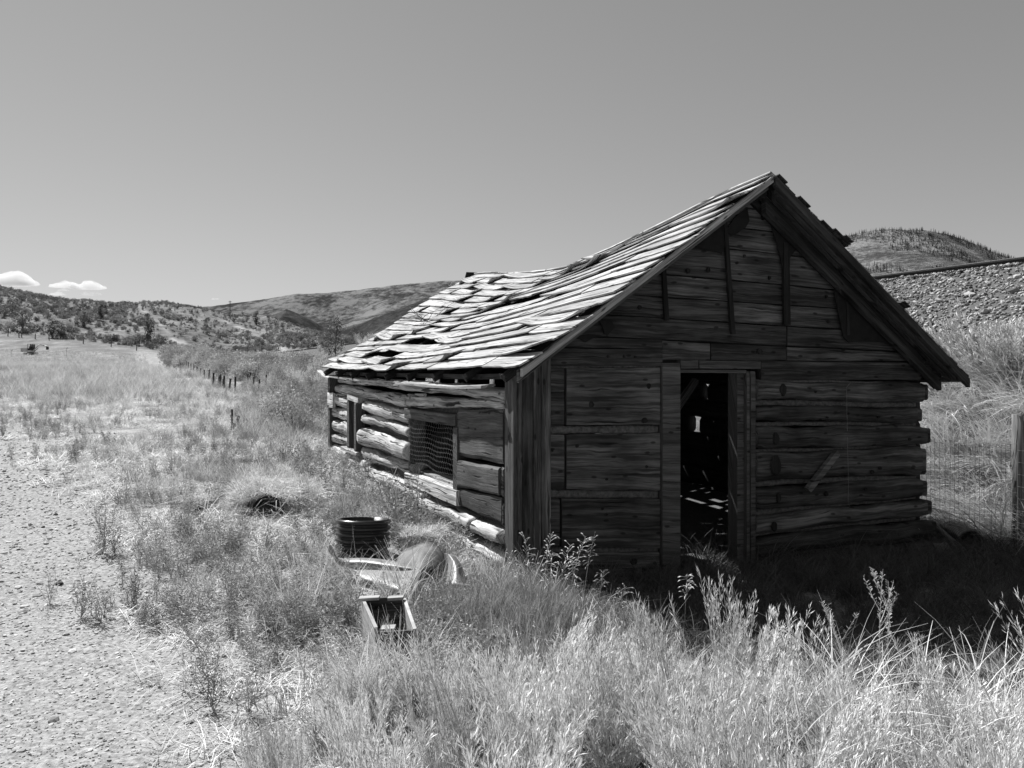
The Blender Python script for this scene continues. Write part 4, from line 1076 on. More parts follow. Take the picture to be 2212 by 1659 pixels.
# foreground rabbitbrush
pts = []
rr = random.Random(5)
for i in range(900):
    y = 2.2+rr.random()*2.0; u = rr.uniform(500, 2500); x = (u-U0)/FPX*y
    edge = float(edge_at(u))
    if y > edge: continue
    if u < 760 and rr.random() < .35: continue
    if all((x-a)**2+(y-b_)**2 > .28**2 for a, b_ in pts): pts.append((x, y))
pts = np.array(pts); X, Y = pts[:, 0], pts[:, 1]
u = U0+FPX*X/Y
hs = np.interp(u, [500, 700, 950, 1500, 1680, 1800, 1950, 2200], [.45, .75, .88, .92, 1.02, .62, .62, .86])*(.62+.55*r0.random(len(X)))
scatter('rabbitbrush_thicket', put(X, Y), hs*.98, 'e_brush', 10, .08)
# bank: drooping straw on the lower embankment
n = 2700; w = r0.uniform(8.4, 13.2, n); t = r0.uniform(-1, 16, n); X = .899*w-.438*t; Y = .438*w+.899*t
k = (w < 12.0+1.6*fbm(X*.5, Y*.5, 2, 66)) & ((w > 9.6) | (Y > 7.5)) ; X, Y = X[k], Y[k]
scatter('bank_straw', put(X, Y, .02), .6+.7*r0.random(len(X)), 'l_droop', 11, .2, rotz=0.0)
# bank behind the cabin to the left: tall pale grasses and brush
X, Y = sample(r0, 1900, 13.5, 60, 520, 960, 1.2); k = (wcoord(X, Y) > 1.5) & (wcoord(X, Y) < 16); X, Y = X[k], Y[k]
scatter('tall_bank_grass', put(X, Y), (.5+.6*r0.random(len(X))), 'b_dry', 12)
X, Y = sample(r0, 1500, 13.5, 60, 520, 960, 1.2); k = (wcoord(X, Y) > 1.0) & (wcoord(X, Y) < 16); X, Y = X[k], Y[k]
scatter('bank_green_grass', put(X, Y), (.6+.6*r0.random(len(X))), 'a_grass', 121)
X, Y = sample(r0, 190, 15, 42, 590, 800, 1.0); k = (wcoord(X, Y) > 1.6) & (wcoord(X, Y) < 12); X, Y = X[k], Y[k]
scatter('bank_shrubs', put(X, Y), .6+.7*r0.random(len(X)), 'g2_shrub', 122)
X, Y = sample(r0, 260, 15, 75, 560, 900, 1.0); k = (wcoord(X, Y) > 2.5) & (wcoord(X, Y) < 16.5); X, Y = X[k], Y[k]
scatter('bank_brush', put(X, Y), .7+.7*r0.random(len(X)), 'e_brush', 13)
# sagebrush thicket between the field fence and the embankment
t = 26+150*r0.random(1900)**1.2; w = r0.uniform(2.0, 12.5, 1900); X = .899*w-.438*t; Y = .438*w+.899*t
u = U0+FPX*X/Y; k = (w > np.interp(t, [26, 40, 60, 180], [4.3, 4.3, 4.6, 5.4])) & ~((Y < 40) & (u > 452)) ; X, Y, t = X[k], Y[k], t[k]
scatter('sagebrush_thicket', put(X, Y), (1.0+1.0*r0.random(len(X)))*np.interp(Y, [30, 160], [.72, 2.2]), 'g_sage', 14)
# field stubble tufts far out
X, Y = sample(r0, 9000, 24, 160, -300, 560, 1.1); k = (wcoord(X, Y) < 1.5) & (fbm(X*.08, Y*.05, 3, 52) > .42); X, Y = X[k], Y[k]
scatter('field_grass', put(X, Y), .9+.9*r0.random(len(X)), 'b_dry', 15)
# hillside shrubs
n = 13000; u = r0.uniform(-420, 840, n); by = np.interp(u, HU, HBY); cy = np.interp(u, HU, HCY); q = r0.random(n); Y = by+3+(cy-by+4)*q; X = (u-U0)/FPX*Y
k = fbm(X*.05, Y*.04, 3, 61)+r0.uniform(-.28, .28, n) > .34; X, Y, u, q = X[k], Y[k], u[k], q[k]
v = V0-(H(X, Y)-EYE)/Y*FPX
sc = np.maximum(seg_d(u, v, [(300, 662), (335, 690), (375, 735), (455, 762)], 3.5), seg_d(u, v, [(452, 684), (530, 712), (590, 748), (640, 762)], 2.6)); k = sc < .3; X, Y, u, q = X[k], Y[k], u[k], q[k]
scatter('hillside_shrubs', put(X, Y), np.interp(u, [0, 300, 500], [1.5, 1.3, 1.1])*(.5+1.4*r0.random(len(X))**4)*(1-.45*q), 'h_hill', 16)
# conifers on the right hill: on the ridge's mesh
dg = bpy.data.objects['conifer_hill'].data; co = np.empty(len(dg.vertices)*3); dg.vertices.foreach_get('co', co); co = co.reshape(260, 72, 3)
n = 13000; ii = r0.uniform(0, 258, n); jj = 2+60*r0.random(n)**1.1; i0 = ii.astype(int); j0 = jj.astype(int); fi = (ii-i0)[:, None]; fj = (jj-j0)[:, None]
Pp = (co[i0, j0]*(1-fi)+co[i0+1, j0]*fi)*(1-fj)+(co[i0, j0+1]*(1-fi)+co[i0+1, j0+1]*fi)*fj
uu = U0+FPX*Pp[:, 0]/Pp[:, 1]; den = fbm(Pp[:, 0]/60, Pp[:, 1]/90, 4, 88)
thr = np.interp(jj+(1-sm(1850, 1950, uu))*14, [0, 20, 34, 60], [.30, .40, .52, .60]); k = den > thr
scatter('conifer_forest', Pp[k]-np.array([0, 0, .3]), 3.2+3.2*r0.random(k.sum()), 'i_conifer', 17, .03)

# ------------------------------------------------------------------ individual trees and shrubs
def leafy(name, u, vb, Y, hpx, wid, lab, cat, mat, seed, dens=700, trunk=.12, leaf=.04, group=None, lobes=12, z=None):
    rng = np.random.default_rng(seed); x = (u-U0)/FPX*Y; gz = Hs(x, Y) if z is None else z; h = hpx/FPX*Y
    root = thing(name, lab, cat, (x, Y, gz-.05), 0, group)
    W = wid/FPX*Y/2; L = np.stack([rng.uniform(-.7, .7, lobes)*W, rng.uniform(-.7, .7, lobes)*W, np.linspace(.14, .9, lobes)*h+rng.uniform(-.05, .05, lobes)*h], -1)
    L[:, :2] *= (1-np.abs(np.linspace(-.55, 1, lobes))**2*.75)[:, None]
    lr = W*rng.uniform(.32, .52, lobes); li = rng.integers(0, lobes, dens); d = rng.normal(size=(dens, 3)); d /= np.linalg.norm(d, axis=1, keepdims=True)
    p = L[li]+d*lr[li][:, None]*rng.uniform(.4, 1.1, dens)[:, None]*np.array([1, 1, 1.15]); p[:, 2] = np.maximum(p[:, 2], .03*h)
    V, F = leaves_on(rng, p, d+rng.normal(0, .6, (dens, 3)), h*leaf*1.5, h*leaf)
    me = fastmesh('crown', V, F, M[mat]); o = bpy.data.objects.new('crown', me); C.objects.link(o); o.parent = root
    mb = MB(); top = L[lobes//2]; mb.tube([(0, 0, 0), (top[0]*.3, top[1]*.3, h*.3), (top[0], top[1], h*.75)], [trunk*h*.3, trunk*h*.22, trunk*h*.06], 6)
    for i in range(0, lobes, 2): mb.tube([(0, 0, h*.18), tuple(L[i]*.6+np.array([0, 0, h*.05])), tuple(L[i])], [trunk*h*.12, trunk*h*.08, trunk*h*.02], 4)
    o = mesh('trunk', mb.v, mb.f, M['bark'], root, local=True); return root
hillY = lambda u, v: None
def hill_point(u, v):
    by = float(np.interp(u, HU, HBY)); cy = float(np.interp(u, HU, HCY)); Ys = np.linspace(by*.8, cy, 240); X = (u-U0)/FPX*Ys; vv = V0-(H(X, Ys)-EYE)/Ys*FPX
    i = int(np.argmin(np.abs(vv-v))); return float(Ys[i])
TR = [(48, 712, 44, 46, 'broad dark tree at the left foot of the hillside', 'tree'), (113, 728, 40, 34, 'grey-green tree left of a darker round one by the field edge', 'tree'),
      (130, 730, 34, 26, 'round dark tree on the right of the field-edge pair', 'tree'), (28, 676, 28, 40, 'dark spreading tree high on the slope at far left', 'tree'),
      (183, 705, 30, 18, 'slim dark tree beside the pale scar on the slope', 'tree'), (217, 690, 34, 14, 'tall narrow tree standing above the pale scar', 'tree'),
      (85, 645, 11, 9, 'small round tree on the skyline at left', 'tree'), (308, 670, 11, 8, 'lone small dark tree on the open upper slope', 'tree'),
      (318, 745, 56, 26, 'tall tree above the dark hollow at the slope foot', 'tree'), (300, 746, 24, 30, 'low grey willow left of the dark hollow', 'tree'), (342, 748, 26, 30, 'low grey willow right of the tall hollow tree', 'tree'),
      (497, 689, 18, 15, 'leftmost dark juniper of the spur row', 'conifer'), (506, 698, 18, 14, 'second dark juniper of the spur row, lower on the slope', 'conifer'),
      (553, 702, 30, 16, 'tallest juniper of the spur with a long shadow', 'conifer'), (533, 695, 16, 12, 'pale thin juniper left of the tallest one', 'conifer'), (524, 685, 12, 9, 'small juniper on the spur skyline', 'conifer'),
      (571, 690, 10, 9, 'small juniper just right of the tallest one', 'conifer'), (580, 696, 12, 10, 'small juniper between two larger ones on the spur', 'conifer'), (596, 705, 18, 18, 'broad round juniper right of the spur row', 'conifer'), (611, 708, 12, 9, 'last small juniper at the right of the spur row', 'conifer')]
for i, (u, vb, hp, wp, lab, mt) in enumerate(TR):
    Y = hill_point(u, vb); leafy('hillside_tree' if mt == 'tree' else 'juniper', u, vb, Y, hp, wp, lab, 'tree', mt, 200+i, dens=520, leaf=.05, group='trees on the left hillside' if mt == 'tree' else 'junipers on the spur')
# poplar-like tree behind the roof at left, small trees over the roof edge
def onY(u, Y, v):  # base height from pixel
    return EYE-(v-V0)/FPX*Y
leafy('aspen_tree', 724, 770, 62, 92, 46, 'slender tree with upright branches behind the left end of the roof', 'tree', 'tree', 301, 1500, .05, .022, lobes=18)
leafy('aspen_tree', 706, 765, 64, 62, 30, 'shorter upright tree just left of the slender one', 'tree', 'tree', 302, 900, .05, .026, lobes=14)
leafy('aspen_tree', 768, 765, 66, 42, 26, 'dark rounded tree touching the roof edge', 'tree', 'tree', 303, 700, .05, .03)
leafy('cottonwood_tree', 975, 700, 48, 96, 40, 'tree top peeping over the rear gable corner of the roof', 'tree', 'tree', 304, 800, .05, .022, lobes=12, z=EYE+(800-700)/FPX*48)
# sagebrush bushes near
leafy('sagebrush_bush', 592, 872, 21.5, 66, 52, 'upright dark bush fanning open in two halves', 'bush', 'weed', 310, 2600, .03, .020, lobes=16)
leafy('sagebrush_bush', 700, 840, 20, 60, 46, 'dark bush against the far corner of the cabin', 'bush', 'weed', 311, 1800, .03, .022, lobes=14)
leafy('sagebrush_bush', 668, 790, 32, 50, 20, 'narrow dark bush on the bank above the fence posts', 'bush', 'weed', 312, 900, .03, .03, lobes=12)

def brush_thing(name, u, Y, sc, lab, variant, cat='bush', col='e_brush', rot=0.0, group=None, dz=0):
    x = (u-U0)/FPX*Y; me = list(SRC[col].objects)[variant].data
    o = bpy.data.objects.new(name, me); C.objects.link(o); o.location = (x, Y, Hs(x, Y)+dz); o.scale = (sc, sc, sc) if not hasattr(sc, '__len__') else sc; o.rotation_euler = (0, 0, rot)
    return tag(o, lab, cat, group)
brush_thing('rabbitbrush', 2160, 12.2, (2.3, 2.3, 1.9), 'large pale bush growing on the stone embankment', 0, col='e2_brush')
brush_thing('rabbitbrush', 2200, 11.9, (1.6, 1.6, 1.4), 'pale bush at the right edge beside the large embankment bush', 1, col='e2_brush')

# weeds by the side wall
for (u, Y, sc, lab, var, rt) in ((640, 10.6, 1.5, 'dark leafy weed clump left of the cabin wall', 0, 0), (668, 10.2, 1.6, 'dark leafy weed clump nearest the far wall corner', 1, 1), (610, 10.9, 1.3, 'dark low weed behind the straw mound', 2, 2),
                                 (862, 7.7, 2.0, 'tall dense weed right behind the black pipe', 0, 3), (884, 7.4, 1.8, 'bushy weed against the lower wall logs', 1, 4), (905, 7.9, 1.9, 'weed reaching up to the window sill', 2, 5), (846, 8.3, 1.7, 'weed between the black pipe and the wall', 0, 6),
                                 (700, 9.6, 1.5, 'weed clump under the far window', 1, 7), (740, 9.2, 1.5, 'weed hiding the lowest far logs', 2, 8), (775, 8.9, 1.4, 'weed behind the upper rim of the black pipe', 0, 9)):
    brush_thing('tall_weed', u, Y, sc, lab, var, 'weed', 'd_weed', rt)
brush_thing('sapling_weed', 222, 7.2, (1.1, 1.1, 1.6), 'lone dark weed on a thin stem at the edge of the gravel', 0, 'weed', 'd_weed')

# grasses with seed heads before the corner
def seed_stalk(u, Y, vtop, lean, lab, seed, droop=.12, heads=26, mat='dry', group=None, zb=None):
    r = random.Random(seed); x = (u-U0)/FPX*Y; gz = Hs(x, Y); h = (EYE-(vtop-V0)/FPX*Y)-gz
    mb = MB(); pts = []
    for i in range(7):
        t = i/6; pts.append(Vector((lean*t*t*h, -.05*t, h*(t-.10*droop*8*max(0, t-.7)**2))))
    mb.tube(pts, [.0035*(1-.6*i/6) for i in range(7)], 4)
    root = thing('seed_grass', lab, 'grass stalk', (x, Y, gz), 0, group)
    mb.build('stem', M['stem'], root, local=True)
    mb = MB()
    for k in range(heads):
        t = .62+.38*k/heads; i = min(int(t*6), 5); p = pts[i].lerp(pts[i+1], t*6-i); a = r.uniform(0, 6.28)
        d = Vector((math.cos(a)*.6, math.sin(a)*.6, r.uniform(-.3, .9))).normalized(); L = r.uniform(.02, .05)
        e = p+d*L; mb.tube([p, e], .001, 3, False)
        mb.tube([e, e+d*.012+Vector((0, 0, -.003)), e+d*.026+Vector((0, 0, -.010))], [.001, .0042, .0006], 4)
    mb.build('seed_head', M[mat], root, local=True)
for i, (u, Y, vt, ln, lab) in enumerate(((1150, 5.5, 1150, -.10, 'oat-like seed stalk leaning left before the corner board'), (1172, 5.5, 1146, .10, 'tallest oat-like seed stalk nodding right at the corner'), (1140, 5.3, 1190, -.22, 'short seed stalk arching left of the corner'),
                               (1205, 5.5, 1170, .15, 'seed stalk before the first wide wall plank'), (1228, 5.6, 1152, .2, 'seed stalk leaning right against the dark planks'), (1260, 5.6, 1150, .12, 'rightmost tall seed stalk before the dark planks'),
                               (1290, 5.4, 1225, .1, 'low seed stalk left of the door post'), (1182, 5.2, 1185, .06, 'low seed stalk right below the tallest pair'), (1246, 5.3, 1200, -.08, 'seed stalk bending left between two taller ones'), (1330, 5.2, 1262, .15, 'short seed stalk before the door post'), (1478, 5.3, 1232, .02, 'single bright seed stalk at the foot of the doorway'))):
    seed_stalk(u, Y, vt, ln, lab, 400+i, droop=.2)
# mustard-like weeds, right foreground
def mustard(u, Y, vtop, lean, lab, seed, nb=5):
    r = random.Random(seed); x = (u-U0)/FPX*Y; gz = Hs(x, Y); h = (EYE-(vtop-V0)/FPX*Y)-gz
    root = thing('mustard_weed', lab, 'weed', (x, Y, gz), 0); mb = MB(); lf = MB()
    def branch(p, d, L, rad, lev):
        pts = [p.copy()]; q = p.copy(); dd = d.copy()
        for i in range(5):
            dd = (dd+Vector((r.uniform(-.08, .08), r.uniform(-.08, .08), .06))).normalized(); q = q+dd*L/5; pts.append(q.copy())
        mb.tube(pts, [rad*(1-.14*i) for i in range(6)], 4)
        for k in range(int(L*110)):
            t = r.uniform(.3, 1.0); i = min(int(t*5), 4); c = pts[i].lerp(pts[i+1], t*5-i); a = r.uniform(0, 6.28)
            e = c+Vector((math.cos(a), math.sin(a), .8))*.016; lf.tube([c, e], [.0008, .0016], 3, False)
        return pts
    mp = branch(Vector((0, 0, 0)), Vector((lean, 0, 1)).normalized(), h, .005, 0)
    for k in range(nb):
        t = r.uniform(.35, .8); i = min(int(t*5), 4); c = mp[i].lerp(mp[i+1], t*5-i); a = r.choice([-1, 1])
        branch(c, Vector((a*r.uniform(.3, .75), r.uniform(-.3, .3), 1)).normalized(), h*r.uniform(.3, .45), .003, 1)
    mb.build('stem', M['dry'], root, local=True); lf.build('seed_pods', M['dry'], root, local=True)
mustard(1862, 4.3, 1300, -.45, 'branching dry weed leaning left over the shadow', 1, 5); mustard(1900, 4.35, 1235, -.02, 'tallest upright dry weed before the dark grass', 2, 4); mustard(1912, 4.4, 1255, .12, 'upright dry weed leaning slightly right', 3, 3)
# mullein stalks
for i, (u, vb, vt, lab) in enumerate(((500, 955, 884, 'tallest dark dead stalk, leftmost of four'), (506, 950, 915, 'shortest dark dead stalk between two tall ones'), (513, 962, 898, 'thick straight dark dead stalk'), (533, 962, 905, 'thin spiky dark stalk, rightmost of four'))):
    Y = 15.5; x = (u-U0)/FPX*Y; gz = Hs(x, Y); zt = EYE-(vt-V0)/FPX*Y; mb = MB(); r = random.Random(i)
    mb.tube([(0, 0, 0), (r.uniform(-.02, .02), 0, (zt-gz)*.5), (r.uniform(-.03, .03), 0, zt-gz)], [.010, .022 if i != 3 else .012, .018 if i != 3 else .008], 6)
    for k in range(26):
        z = r.uniform(.35, 1)*(zt-gz); a = r.uniform(0, 6.28); mb.tube([(0, 0, z), (math.cos(a)*.03, math.sin(a)*.03, z+.02)], [.008, .003], 3, False)
    o = mb.build('mullein_stalk', M['conifer'], None, local=True); o.location = (x, Y, gz); tag(o, lab, 'stalk', 'dead stalks in the meadow')

# ------------------------------------------------------------------ railway on the embankment
rt = thing('railway_track', 'railway track along the top of the stone embankment', 'railway track', (.899*16.6, .438*16.6, 3.98))
def wt(w, t, z): return Vector((.899*w-.438*t, .438*w+.899*t, z))
RZ = .02
for w in (16.6, 18.05):
    ra = mesh('rail', *(lambda V, F: (V, F))([tuple(wt(w+dx, t, z+RZ)) for t in (-16, 130) for dx, z in ((-.07, 3.9), (.07, 3.9), (.07, 4.02), (.012, 4.035), (.012, 4.10), (-.012, 4.10), (-.012, 4.035), (-.07, 4.02))], [tuple((i, (i+1) % 8, (i+1) % 8+8, i+8)) for i in range(8)]+[tuple(range(7, -1, -1)), tuple(range(8, 16))]), M['rail'], rt)
    hd = mesh('rail_head', [tuple(wt(w+dx, t, z+RZ)) for t in (-16, 130) for dx, z in ((-.035, 4.10), (.035, 4.10), (.035, 4.135), (.028, 4.143), (-.028, 4.143), (-.035, 4.135))], [tuple((i, (i+1) % 6, (i+1) % 6+6, i+6)) for i in range(6)]+[tuple(range(5, -1, -1)), tuple(range(6, 12))], M['rail'], rt)
    mesh('rail_tread', [tuple(wt(w+dx, t, z+RZ)) for t in (-16, 130) for dx, z in ((-.031, 4.144), (.026, 4.144), (.026, 4.149), (-.031, 4.149))], [(0, 1, 5, 4), (1, 2, 6, 5), (2, 3, 7, 6), (3, 0, 4, 7), (3, 2, 1, 0), (4, 5, 6, 7)], M['railtop'], rt)
tie = None
for i in range(90):
    t = -10+i*.55; p = wt(17.3, t, 3.88)
    if tie is None:
        mb = MB(); mb.box((0, 0, 0), (2.4, .22, .16), Matrix.Rotation(math.atan2(.438, .899), 3, 'Z')); tie = mb.build('tie', M['pole'], rt, local=True)
        o = tie
    else:
        o = tie.copy(); C.objects.link(o); o.parent = rt
    o.location = p-Vector(rt.location)
# larger pale stones on the embankment
for i, (u, v, wpx, lab) in enumerate(((2095, 639, 26, 'largest pale flat stone on the embankment'), (1984, 663, 22, 'pale slanted stone lower left of the biggest one'), (2030, 652, 26, 'grey flat slab on the embankment'), (2067, 642, 15, 'small pale stone left of the biggest one'), (2008, 700, 16, 'pale stone on the darker lower ballast'), (1975, 705, 14, 'pale stone beside the roof edge'), (2085, 706, 14, 'pale stone above the large bush'), (2076, 735, 18, 'pale stone left of the large bush'), (2047, 745, 14, 'lowest pale stone by the roof edge'))):
    Ys = np.linspace(9.5, 20, 400); X = (u-U0)/FPX*Ys; vv = V0-(H(X, Ys)-EYE)/Ys*FPX; Y = float(Ys[int(np.argmin(np.abs(vv-v)))]); x = (u-U0)/FPX*Y; s = wpx/FPX*Y
    o = bpy.data.objects.new('boulder', stone_mesh(500+i, M['gravel'], .45)); C.objects.link(o); o.location = (x, Y, Hs(x, Y)+.03); o.scale = (s, s, s*.8); o.rotation_euler = (.3, -.2, i); tag(o, lab, 'stone', 'large stones on the embankment')
# dark stone on the track
for (u, v, wpx, lab) in ((127, 1264, 16, 'dark stone lying alone on the pale gravel'), (100, 1176, 10, 'small pale stone on the gravel track')):
    Ys = np.linspace(3, 12, 400); X = (u-U0)/FPX*Ys; vv = V0-(H(X, Ys)-EYE)/Ys*FPX; Y = float(Ys[int(np.argmin(np.abs(vv-v)))]); x = (u-U0)/FPX*Y; s = wpx/FPX*Y
    o = bpy.data.objects.new('stone', stone_mesh(int(u), M['rail'] if 'dark' in lab else M['gravel'], .6)); C.objects.link(o); o.location = (x, Y, Hs(x, Y)+.01); o.scale = (s*1.2, s, s); tag(o, lab, 'stone')

# ------------------------------------------------------------------ wire fence at the right
fence = thing('wire_fence', 'wooden post with sagging woven wire fence running behind the cabin', 'fence', (5.27, 8.0, Hs(5.27, 8.0)))
pz0 = Hs(5.27, 8.0)-.1; pzt = EYE-(895-V0)/FPX*8.0
mb = MB(); mb.tube([(5.27, 8.0, pz0), (5.265, 8.0, .6), (5.26, 8.0, pzt)], [.062, .058, .055], 10); mb.build('post', M['post'], fence, True)
mb = MB(); mb.tube([(5.37, 8.06, pz0), (5.37, 8.06, pzt-.03)], .05, 8); mb.build('post', M['post'], fence, True)
A_ = Vector((5.22, 7.95, 0)); B_ = Vector((4.55, 8.95, 0)); D_ = (B_-A_); LL = D_.length; mb = MB()
for i in range(int(LL/.052)+1):
    f = i*.052/LL; p = A_+D_*f; x = .01*math.sin(i*1.3); g0 = Hs(p.x, p.y); mb.tube([(p.x+x, p.y, g0), (p.x, p.y+x, g0+.5), (p.x-x, p.y, g0+1.18)], .002, 3, False)
for j in range(10):
    z = .06+j*.125; mb.tube([tuple(A_+D_*f+Vector((0, 0, Hs(*(A_+D_*f).xy)+z-.05*math.sin(f*3.14)+.006*math.sin(f*30+j)))) for f in np.linspace(0, 1, 12)], .0022, 3, False)
mb.build('wire_mesh', M['rustwire'], fence)
mb = MB()
for j in range(9):
    z = .12+j*.125; q0 = Vector((5.22, 7.94, pz0+z+.1)); q1 = Vector((7.2, 6.9, pz0+z+.0)); mb.tube([q0, (q0*.5+q1*.5)-Vector((0, 0, .08)), q1], .0018, 3, False)
for i in range(14):
    f = i/14; p = Vector((5.22, 7.94, 0)).lerp(Vector((7.2, 6.9, 0)), f); mb.tube([(p.x, p.y, pz0+.1), (p.x, p.y, pz0+1.2)], .0014, 3, False)
mb.build('wire_mesh', M['wire'], fence)

# ------------------------------------------------------------------ far fences with a part per post
def fence_line(name, lab, posts, hgt, r, seed):
    rr = random.Random(seed); x0, y0 = posts[0]; root = thing(name, lab, 'fence', (x0, y0, Hs(x0, y0))); first = None
    tops = []
    for i, (x, y) in enumerate(posts):
        h = hgt*rr.uniform(.85, 1.15)
        mb = MB(); mb.tube([(0, 0, -.2), (rr.uniform(-.06, .06), 0, h)], [r, r*.9], 6)
        if first is None: first = mb.build('post', M['pole'], root, local=True); o = first
        else: o = first.copy(); C.objects.link(o); o.parent = root
        o.location = Vector((x, y, Hs(x, y)))-Vector(root.location); o.scale = (1, 1, h/hgt); o.rotation_euler = (rr.uniform(-.04, .04), rr.uniform(-.06, .06), 0)
        tops.append(Vector((x, y, Hs(x, y))))
    mb = MB()
    for z in (.35, .7, 1.0): mb.tube([t+Vector((0, 0, z*hgt/1.2)) for t in tops], .006, 3, False)
    mb.build('fence_wire', M['rustwire'], root)
def uY(u, Y): return ((u-U0)/FPX*Y, Y)
pa = Vector((-12.6, 33.5)); pb = Vector((-72, 158)); n = 34
fence_line('field_fence', 'long dark post fence between the hay field and the brush', [tuple(pa.lerp(pb, (i/n)**1.15)) for i in range(n+1)], .58, .04, 1)
fence_line('brush_fence', 'row of short posts along the near edge of the brush', [uY(460, 34.5), uY(475, 34), uY(483, 34), uY(494, 33), uY(507, 34), uY(534, 38), uY(539, 39), uY(547, 36), uY(559, 34), uY(572, 36), uY(588, 32), uY(606, 36), uY(625, 26)], .5, .045, 2)
fence_line('hill_foot_fence', 'thin fence along the foot of the left hill', [uY(u, float(np.interp(u, HU, HBY))-2) for u in (-40, 17, 41, 47, 76, 106, 180, 240, 295)], 1.3, .10, 3)

# utility poles
wires = []
for i, (u, vt, vb, Y, arm, lab) in enumerate(((497, 649.5, 684, 395, 0, 'tallest utility pole against the far mountain'), (428, 659, 677, 470, 1, 'utility pole with a wide crossarm on the crest'), (366, 658, 670, 520, 1, 'small distant utility pole on the crest at left'),
                                   (442, 684, 708, 330, 0, 'utility pole on the upper spur slope'), (471, 715, 749, 215, 0, 'utility pole on the lower spur slope'), (509, 750, 767, 190, 1, 'short pole with crossarm at the slope foot'), (560, 747, 764, 190, 0, 'double pole by the diagonal cutting'))):
    x = (u-U0)/FPX*Y; zt = EYE-(vt-V0)/FPX*Y; zb = EYE-(vb+4-V0)/FPX*Y
    root = thing('utility_pole', lab, 'utility pole', (x, Y, zb), 0, 'utility poles on the hill'); r = .16 if Y < 300 else .22
    mb = MB(); mb.tube([(0, 0, 0), (0, 0, zt-zb)], [r, r*.75], 7); mb.build('pole', M['pole'], root, local=True)
    mb = MB(); aw = 3.2 if not arm else 5.5
    if u != 471: mb.box((0, 0, zt-zb-(.6 if not arm else 2.2)), (aw if arm else 1.6, .2, .22)); mb.build('crossarm', M['pole'], root, local=True)
    if u == 560: mb = MB(); mb.tube([(-1.2, 0, 0), (-1.2, 0, (zt-zb)*.8)], .16, 6); mb.build('pole', M['pole'], root, local=True)

# ------------------------------------------------------------------ mini excavator in the field
def excavator():
    Y = 150.0; u = 66; vb = 766; x = (u-U0)/FPX*Y; s = 1.0; z = EYE-(vb-V0)/FPX*Y
    z = Hs(x, Y)
    root = thing('mini_excavator', 'small excavator with open cab and folded arm standing in the hay field', 'excavator', (x, Y, z)); root.scale = (.78, .78, .78)
    pale = plain('machine_paint', .45, .6, 3, .5); dark = plain('machine_dark', .02, .05, 3, .6); glass = plain('cab_glass', .12, .2, 1, .15)
    def B(name, c, d, m_, par=None, rot=None):
        mb = MB(); mb.box(c, d, rot); return mb.build(name, m_, par or root, local=True)
    for y in (-.75, .75):
        mb = MB(); mb.add([(-1.2+dx, y+dy, zz) for dy in (-.2, .2) for dx, zz in ((.15, 0), (2.25, 0), (2.45, .25), (2.25, .5), (.15, .5), (-.05, .25))], [(0, 1, 2, 3, 4, 5), (11, 10, 9, 8, 7, 6)]+[(i, i+6, (i+1) % 6+6, (i+1) % 6) for i in range(6)])
        mb.build('track', dark, root, local=True)
    B('undercarriage', (0, 0, .5), (1.0, 1.2, .25), dark); B('upper_body', (-.35, 0, .86), (2.1, 1.7, .38), pale)
    B('engine_cover', (-1.15, 0, 1.30), (1.15, 1.6, .62), pale); B('counterweight', (-1.85, 0, 1.15), (.3, 1.6, .9), pale); B('dozer_blade', (1.35, 0, .35), (.1, 1.6, .4), dark)
    cab = B('cab', (.05, .25, 1.25), (1.25, 1.0, .5), dark)
    for cx in (-.55, .62):
        for cy in (-.22, .72): B('cab_post', (cx, cy, 2.0), (.09, .09, 1.2), dark, cab)
    B('cab_post', (.12, -.22, 2.0), (.08, .09, 1.2), dark, cab)
    B('cab_roof', (.03, .25, 2.65), (1.4, 1.15, .1), pale, cab); B('cab_glass', (.03, .74, 2.0), (1.1, .03, 1.1), glass, cab); B('seat', (-.15, .25, 1.75), (.45, .5, .6), dark, cab)
    mb = MB(); mb.tube([(.9, -.3, .95), (1.6, -.3, 1.7), (2.2, -.3, 2.35), (2.6, -.3, 2.45)], [.16, .18, .14, .12], 4); mb.build('boom', pale, root, local=True)
    mb = MB(); mb.tube([(2.5, -.3, 2.5), (3.3, -.3, 2.35), (4.3, -.3, 2.1)], [.12, .15, .10], 4); mb.build('arm', pale, root, local=True)
    mb = MB(); mb.tube([(1.1, -.3, .8), (2.1, -.3, 1.6)], .07, 5); mb.build('cylinder', dark, root, local=True)
    mb = MB(); mb.tube([(2.3, -.3, 2.65), (3.6, -.3, 2.45)], .06, 5); mb.build('cylinder', pale, root, local=True)
    mb = MB(); mb.add([(4.2, -.6, 2.1), (4.55, -.6, 2.0), (4.6, -.6, 1.3), (4.25, -.6, 1.2), (4.2, 0, 2.1), (4.55, 0, 2.0), (4.6, 0, 1.3), (4.25, 0, 1.2)], [(0, 1, 2, 3), (7, 6, 5, 4), (0, 4, 5, 1), (1, 5, 6, 2), (2, 6, 7, 3)]); mb.build('bucket', dark, root, local=True)
    for (dx, hh) in ((4.2, .55), (3.6, .35), (-6.8, .5)): pass
excavator()
for (u, v, lab) in ((24, 757, 'small white marker flag in the field left of the excavator'), (144, 752, 'small white marker flag in front of the excavator arm')):
    Y = 140; p = P(u, v, Y); gz = Hs(p.x, Y); root = thing('marker_flag', lab, 'flag', (p.x, Y, gz), 0, 'marker flags in the field')
    mb = MB(); mb.tube([(0, 0, 0), (0, 0, p.z-gz+.1)], .025, 4); mb.build('stake', M['pole'], root, local=True)
    mb = MB(); mb.box((.16, 0, p.z-gz), (.32, .02, .26)); mb.build('flag', plain('flag_white', .8, .85, 2, .8), root, local=True)

